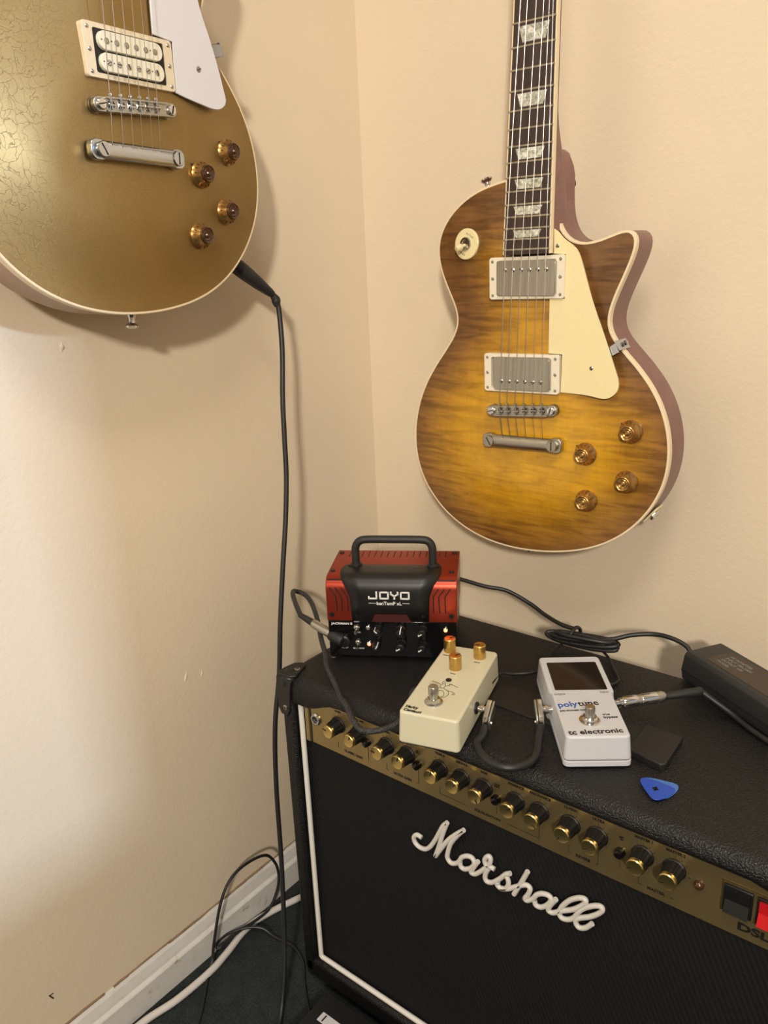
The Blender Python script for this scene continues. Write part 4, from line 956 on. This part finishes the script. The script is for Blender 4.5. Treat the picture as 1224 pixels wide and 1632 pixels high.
# gold guitar lead down to the floor
ca = world_thing('instrument_cable', (.062, -.282, .905), 'long black cable hanging from the gold-top guitar down to the carpet', 'cable')
P0 = F2@Vector((.1530, -.1200, -.026)); P1 = Vector((.0640, -.2505, .884))
d = (P1-P0).normalized(); P0 = P0+d*.001
LP = (P1-P0).length
wlathe('plug_barrel', [(.0070, 0), (.0088, .003), (.0088, LP*.25), (.0074, LP*.6), (.0050, LP*.93), (.0040, LP)], P0, P1, M['blacksoft'], ca)
wtube('cable_knot', [P1-d*.002, P1+d*.003+Vector((0, .001, -.003)), P1+Vector((.001, .004, -.009)), P1+Vector((.002, .004, -.014))], .0046, M['blacksoft'], ca, rfun=lambda t: .0030+.0024*math.sin(PI*t))
pts = [P1, (.066, -.2455, .874), (.069, -.2465, .850), (.074, -.2520, .815), (.079, -.2620, .765), (.083, -.2680, .72), (.087, -.2740, .672), (.091, -.2850, .62), (.095, -.2990, .568), (.100, -.3160, .500), (.104, -.3290, .436), (.106, -.3450, .372), (.110, -.3560, .294), (.122, -.3700, .190), (.136, -.3880, .110), (.148, -.4050, .058), (.160, -.4270, .0165), (.185, -.4600, .0140), (.24, -.52, .0140), (.33, -.57, .0140)]
wtube('cable_jacket', pts, .0031, M['cable'], ca, 8, 12)
# white cable along the carpet
wc = tube('extension_cable', [(.030, -.72, .0155), (.028, -.62, .0155), (.027, -.543, .0155), (.0357, -.4937, .0155), (.037, -.4397, .0155), (.0313, -.4032, .0155), (.0235, -.370, .0155), (.0228, -.347, .0155), (.0278, -.322, .0155), (.0396, -.2863, .0155), (.062, -.230, .0155), (.10, -.15, .0155), (.17, -.06, .0155)], .0048, M['wcable'], None, 8, 12)
tag(wc, 'thick white cable running along the carpet beside the baseboard', 'cable')
# thin black cord looping on the wall and floor
pts = [(.115, -.56, .0125), (.083, -.4974, .0125), (.0413, -.4478, .0130), (.031, -.43, .022), (.030, -.423, .046), (.030, -.405, .097), (.030, -.384, .123), (.030, -.355, .128), (.030, -.320, .118), (.030, -.303, .092), (.030, -.299, .065), (.030, -.306, .042), (.030, -.323, .025), (.028, -.345, .022), (.0245, -.372, .0235), (.0235, -.395, .0240), (.0210, -.4120, .0240), (.0150, -.4080, .0235), (.0155, -.388, .0240), (.0300, -.3640, .0240), (.0456, -.3500, .020), (.0639, -.3460, .013), (.0952, -.3418, .0125), (.1250, -.3520, .0125), (.148, -.3730, .0125), (.175, -.3950, .0125), (.195, -.410, .020)]
fc = tube('footswitch_cord', pts, .0021, M['cable'], None, 8, 9)
tag(fc, 'thin black cord looping up against the baseboard and across the carpet', 'cord')
# footswitch box on the floor in front of the amplifier
fs = empty('amplifier_footswitch', T(.205, -.385, .0105), 'flat black unit with a white number 1 label on the carpet before the amplifier', 'footswitch')
prism('unit_case', rrect(0, .20, -.095, 0, .006), 0, .036, M['black'], fs, .003, M4=T(0, 0, 0)@RZ(0), seg=3)
prism('number_label', rrect(.0, .060, -.0125, 0, .0005), .0362, .0365, M['pin'], fs, M4=T(.0155, -.026, 0)@RZ(0))
txt('label_number', '1', .0125, T(.0190, -.0365, .0366)@RZ(0), M['ink'], fs, None, .0003)
for x in (.09, .15):
    lathe('stomp_button', [(.008, .0355), (.008, .038), (.0055, .039), (.0055, .046), (0, .047)], M['chrome'], fs, 20, M4=T(x, -.05, 0))

# braided lead from the head to the cream pedal
cb = world_thing('instrument_cable', (.17, -.30, .50), 'black braided cable looping from the small red head to the cream pedal', 'cable')
J0 = FJ@Vector((.0185, .0222, .0022)); J1 = Vector((.1290, -.3060, .5110))
dj = (J1-J0).normalized(); LJ = (J1-J0).length
wlathe('plug_collar', [(.0050, 0), (.0068, .001), (.0072, .004), (.0074, .017), (.0060, .0195)], J0+dj*.001, J1, M['blacksoft'], cb)
wlathe('plug_barrel', [(.0055, .018), (.0056, .044), (.0046, .047)], J0, J1, M['nickel'], cb)
wlathe('strain_relief', [(.0046, .0465), (.0042, .052), (.0032, .066), (.0028, .0675)], J0, J1, M['blacksoft'], cb)
st0 = J0+dj*.066
pts = [st0, (.1000, -.2880, .5140), (.0810, -.2730, .5150), (.0660, -.2580, .5110), (.0600, -.2470, .5060), (.0650, -.2395, .5010), (.0790, -.2430, .4980), (.0980, -.2555, .4965), (.1290, -.2800, .4930), (.1600, -.3080, .4900), (.1830, -.3260, .4850), (.200, -.3420, .4800), (.2245, -.3560, .4725), (.2450, -.3710, .4720), (.2660, -.3850, .4760), (.2860, -.3990, .4750), (.3050, -.4060, .4720), (.3210, -.3960, .4730), (.3290, -.3790, .4750), (.3320, -.3640, .4780)]
wtube('cable_jacket', pts, .0031, M['braid'], cb, 16, 12)
H0 = FH@Vector((-.0331, .0700, .018))
wtube('plug_boot', [(.3322, -.3630, .4782), (.3300, -.3500, .4800), (.3170, -.3350, .4830), tuple(H0)], .0050, M['blacksoft'], cb, 6, 14, rfun=lambda t: .0034+.0022*min(1, t*2))
# patch lead between the pedals, flat metal plugs
pc = world_thing('patch_cable', (.42, -.33, .478), 'short black patch cable with flat metal plugs joining the two pedals', 'cable')
R0 = FH@Vector((.0332, .0560, .018)); Rd = (FH.to_3x3()@Vector((1, 0, 0))); Rv = (FH.to_3x3()@Vector((0, 1, 0)))
L0 = FT@Vector((-.0320, .0670, .016)); Ld = (FT.to_3x3()@Vector((-1, 0, 0))); Lv = (FT.to_3x3()@Vector((0, 1, 0)))
def flatplug(P, d, v, name):
    # pancake plug: shaft along d, flat metal body hanging along -v, a little below
    M4 = Matrix.Translation(-pc.location)@frame(P, v*-1+Vector((0, 0, -.55)), d.cross(v)*-1, d)
    lathe('plug_shaft', [(.0032, -.004), (.0032, .003), (.0045, .003), (.0045, .006), (.0035, .006), (.0035, .009)], M['chrome'], pc, 12, M4=Matrix.Translation(-pc.location)@along(P, P+d))
    b = prism(name, rrect(-.0075, .0175, -.0075, .0075, .005), .0082, .0132, M['chrome'], pc, .0012, M4=M4)
    prism('plug_rear_shell', rrect(-.0075, .0175, -.0070, .0070, .005), .0138, .0160, M['nickel'], pc, .0008, M4=M4)
    lathe('shell_screw', [(.0015, .016), (.0012, .0172), (0, .0174)], M['steel'], pc, 10, M4=M4@T(.0135, 0, 0))
    return M4@Vector((.0180, 0, .0115))+pc.location
E1 = flatplug(R0, Rd, Rv, 'plug_shell'); E2 = flatplug(L0, Ld, Lv, 'plug_shell')
wtube('cable_jacket', [E1, E1+Vector((.003, -.010, -.004)), (.4110, -.3610, .4728), (.4270, -.3740, .4726), (.4480, -.3790, .4726), (.4620, -.3680, .4726), (.4660, -.3480, .4728), E2+Vector((.004, -.012, -.003)), E2], .0039, M['cable'], pc, 8, 12)
# guitar lead plugged into the right of the tuner
tcab = world_thing('instrument_cable', (.53, -.21, .486), 'black cable with silver jack plug leaving the right side of the tuner pedal', 'cable')
Q0 = FT@Vector((.0345, .0742, .017)); Q1 = FT@Vector((.0850, .0842, .018)); dq = (Q1-Q0).normalized(); LQ = (Q1-Q0).length
wlathe('plug_tip_collar', [(.0035, -.001), (.0035, .003), (.0050, .003), (.0050, .006)], Q0, Q1, M['chrome'], tcab)
wlathe('plug_barrel', [(.0052, .006), (.0060, .0075), (.0060, .021), (.0058, .0215)], Q0, Q1, M['chrome'], tcab)
wlathe('plug_band', [(.0056, .0212), (.0056, .0262)], Q0, Q1, M['nickel'], tcab)
wlathe('plug_barrel', [(.0058, .026), (.0060, .0265), (.0060, LQ-.010), (.0058, LQ-.009)], Q0, Q1, M['chrome'], tcab)
wlathe('plug_end_band', [(.0057, LQ-.0095), (.0058, LQ-.003), (.0046, LQ), (.0035, LQ+.001)], Q0, Q1, M['nickel'], tcab)
wlathe('strain_relief', [(.0036, LQ), (.0034, LQ+.004), (.0040, LQ+.006), (.0044, LQ+.030), (.0048, LQ+.038), (.0040, LQ+.040)], Q0, Q1, M['blacksoft'], tcab)
Q2 = Q0+dq*(LQ+.039)
wtube('cable_jacket', [Q2, (.5900, -.1745, .4745), (.6150, -.1895, .4716), (.6640, -.2175, .4716), (.7000, -.2350, .4716), (.7300, -.2400, .4716), (.7520, -.2420, .4660), (.7560, -.2430, .40), (.757, -.245, .20), (.76, -.25, .016)], .0030, M['cable'], tcab)
# thin dark lead trailing behind the pedals
tc2 = tube('power_lead', [tuple(FH@Vector((.0300, .1180, .012))), (.3620, -.2340, .4740), (.3700, -.2210, .4700), (.3860, -.2060, .4700), (.3900, -.1850, .4700), (.3830, -.1500, .4702), (.3900, -.1200, .4760), (.4100, -.1140, .4780), (.4380, -.1250, .4722), (.4540, -.1440, .4702), (.4660, -.1600, .4702), (.4720, -.1720, .4705), (.4660, -.1860, .4720), tuple(FT@Vector((.0100, .1480, .012)))], .0016, M['cable'], None, 8, 8)
tag(tc2, 'thin black lead arching behind and between the two pedals', 'cord')

# ------------------------------------------------------------------ power adapter with its tied cord
a = math.radians(-31.5)
FB = frame((.5240, -.1255, .4690), (math.cos(a), math.sin(a), 0), (-math.sin(a), math.cos(a), 0), (0, 0, 1))
pa_ = empty('power_adapter', FB, 'black laptop-style power adapter brick with printed label at the back of the amplifier', 'adapter')
prof = [(.0015, 0), (-.0008, .0125), (.0025, .0300), (.0060, .0325), (.0500, .0325), (.0545, .0300), (.0580, .0125), (.0555, 0)]
bm = bmesh.new(); A = [bm.verts.new((0, y, z)) for y, z in prof]; B = [bm.verts.new((.165, y, z)) for y, z in prof]
bm.faces.new(A); bm.faces.new(B[::-1])
for i in range(8): bm.faces.new((A[i], B[i], B[(i+1) % 8], A[(i+1) % 8]))
fin('adapter_case', bm, M['brick'], pa_, True, .0015, 2)
bm = bmesh.new(); bbox(bm, .001, .164, -.0012, .001, .0120, .0130); fin('case_seam', bm, M['ink'], pa_)
prism('rating_label', rrect(.022, .150, .012, .046, .002), .0325, .0328, M['bricklab'], pa_)
for k, (s, y) in enumerate((('AC ADAPTER', .036), ('INPUT 100-240V', .030), ('OUTPUT 18V', .024), ('MODEL', .018))):
    txt('label_lettering', s, .0050, T(.030, y, .0328), M['inkg'], pa_, None, .0001)
lathe('cord_grommet', [(.0055, 0), (.0050, .004), (.0040, .010), (.0030, .012)], M['black'], pa_, 16, M4=T(-.0002, .022, .020)@RY(-90))
inv = FB.inverted()
def btube(name, pts, r, per=8, n=10): return tube(name, [inv@Vector(p) for p in pts], r, M['cable'], pa_, per, n)
G0 = FB@Vector((-.011, .022, .020))
btube('output_cord', [G0, G0+Vector((-.008, .004, .006)), (.5020, -.0960, .4990), (.4820, -.0950, .4980), (.4600, -.1050, .4950), (.4440, -.1150, .4900), (.4280, -.1200, .4860)], .0026)
cx, cy, cz = .4060, -.1230, .4800
for k in range(4):
    pp = []
    for j in range(17):
        t = 2*PI*j/16; pp.append((cx+(.0430-.003*k)*math.cos(t)+.004*(k % 2), cy+(.0070+.002*k)*math.sin(t)+.004*math.cos(t), cz+.002*k+.0040*math.sin(t*1.0+k)-.0002))
    btube('cord_coil', pp, .0026)
btube('cord_tie', [(.3960, -.1330, .4770), (.3965, -.1330, .4880), (.3975, -.1220, .4940), (.3985, -.1110, .4880), (.3985, -.1110, .4770)], .0022)
K0 = FJ@Vector((W_-.010, .0600, -D_-.002))
btube('output_cord', [K0, K0+Vector((-.002, .010, .001)), (.2700, -.1180, .5160), (.2950, -.1050, .5110), (.3250, -.1000, .4990), (.3480, -.1050, .4920), (.3750, -.1150, .4900), (.3950, -.1180, .4900)], .0026)

# ------------------------------------------------------------------ plectrums
def pickshape(s=1.): # rounded triangle
    pts = [(-.0130, .0090), (-.0090, .0130), (0, .0142), (.0090, .0130), (.0130, .0090), (.0105, .0000), (.0050, -.0120), (0, -.0160), (-.0050, -.0120), (-.0105, .0000)]
    return [(p.x*s, p.y*s) for p in spline([(a_, b_, 0) for a_, b_ in pts], 5, True)]
for nm, lab, M4, mt in (('guitar_pick', 'pale blue guitar pick lying underneath the darker blue one', T(.5723, -.3193, .4684)@RZ(-100), 'pick2'), ('guitar_pick', 'dark blue guitar pick with black print lying on top of another pick', T(.5708, -.3250, .4697)@RZ(-112), 'pick')):
    e_ = empty(nm, M4, lab, 'pick')
    prism('pick_body', pickshape(), 0, .0009, M[mt], e_, .0003)
    if mt == 'pick':
        bm = bmesh.new()
        for dx, dy, r in ((0, 0, .0022), (.0016, .0010, .0013), (-.0015, -.0008, .0012), (-.0008, .0018, .0010), (.001, -.0018, .001)): lathe_bm(bm, [(r, 0), (r, .0001)], 9, T(dx+.001, dy+.001, .0009))
        fin('pick_print', bm, M['ink'], e_)
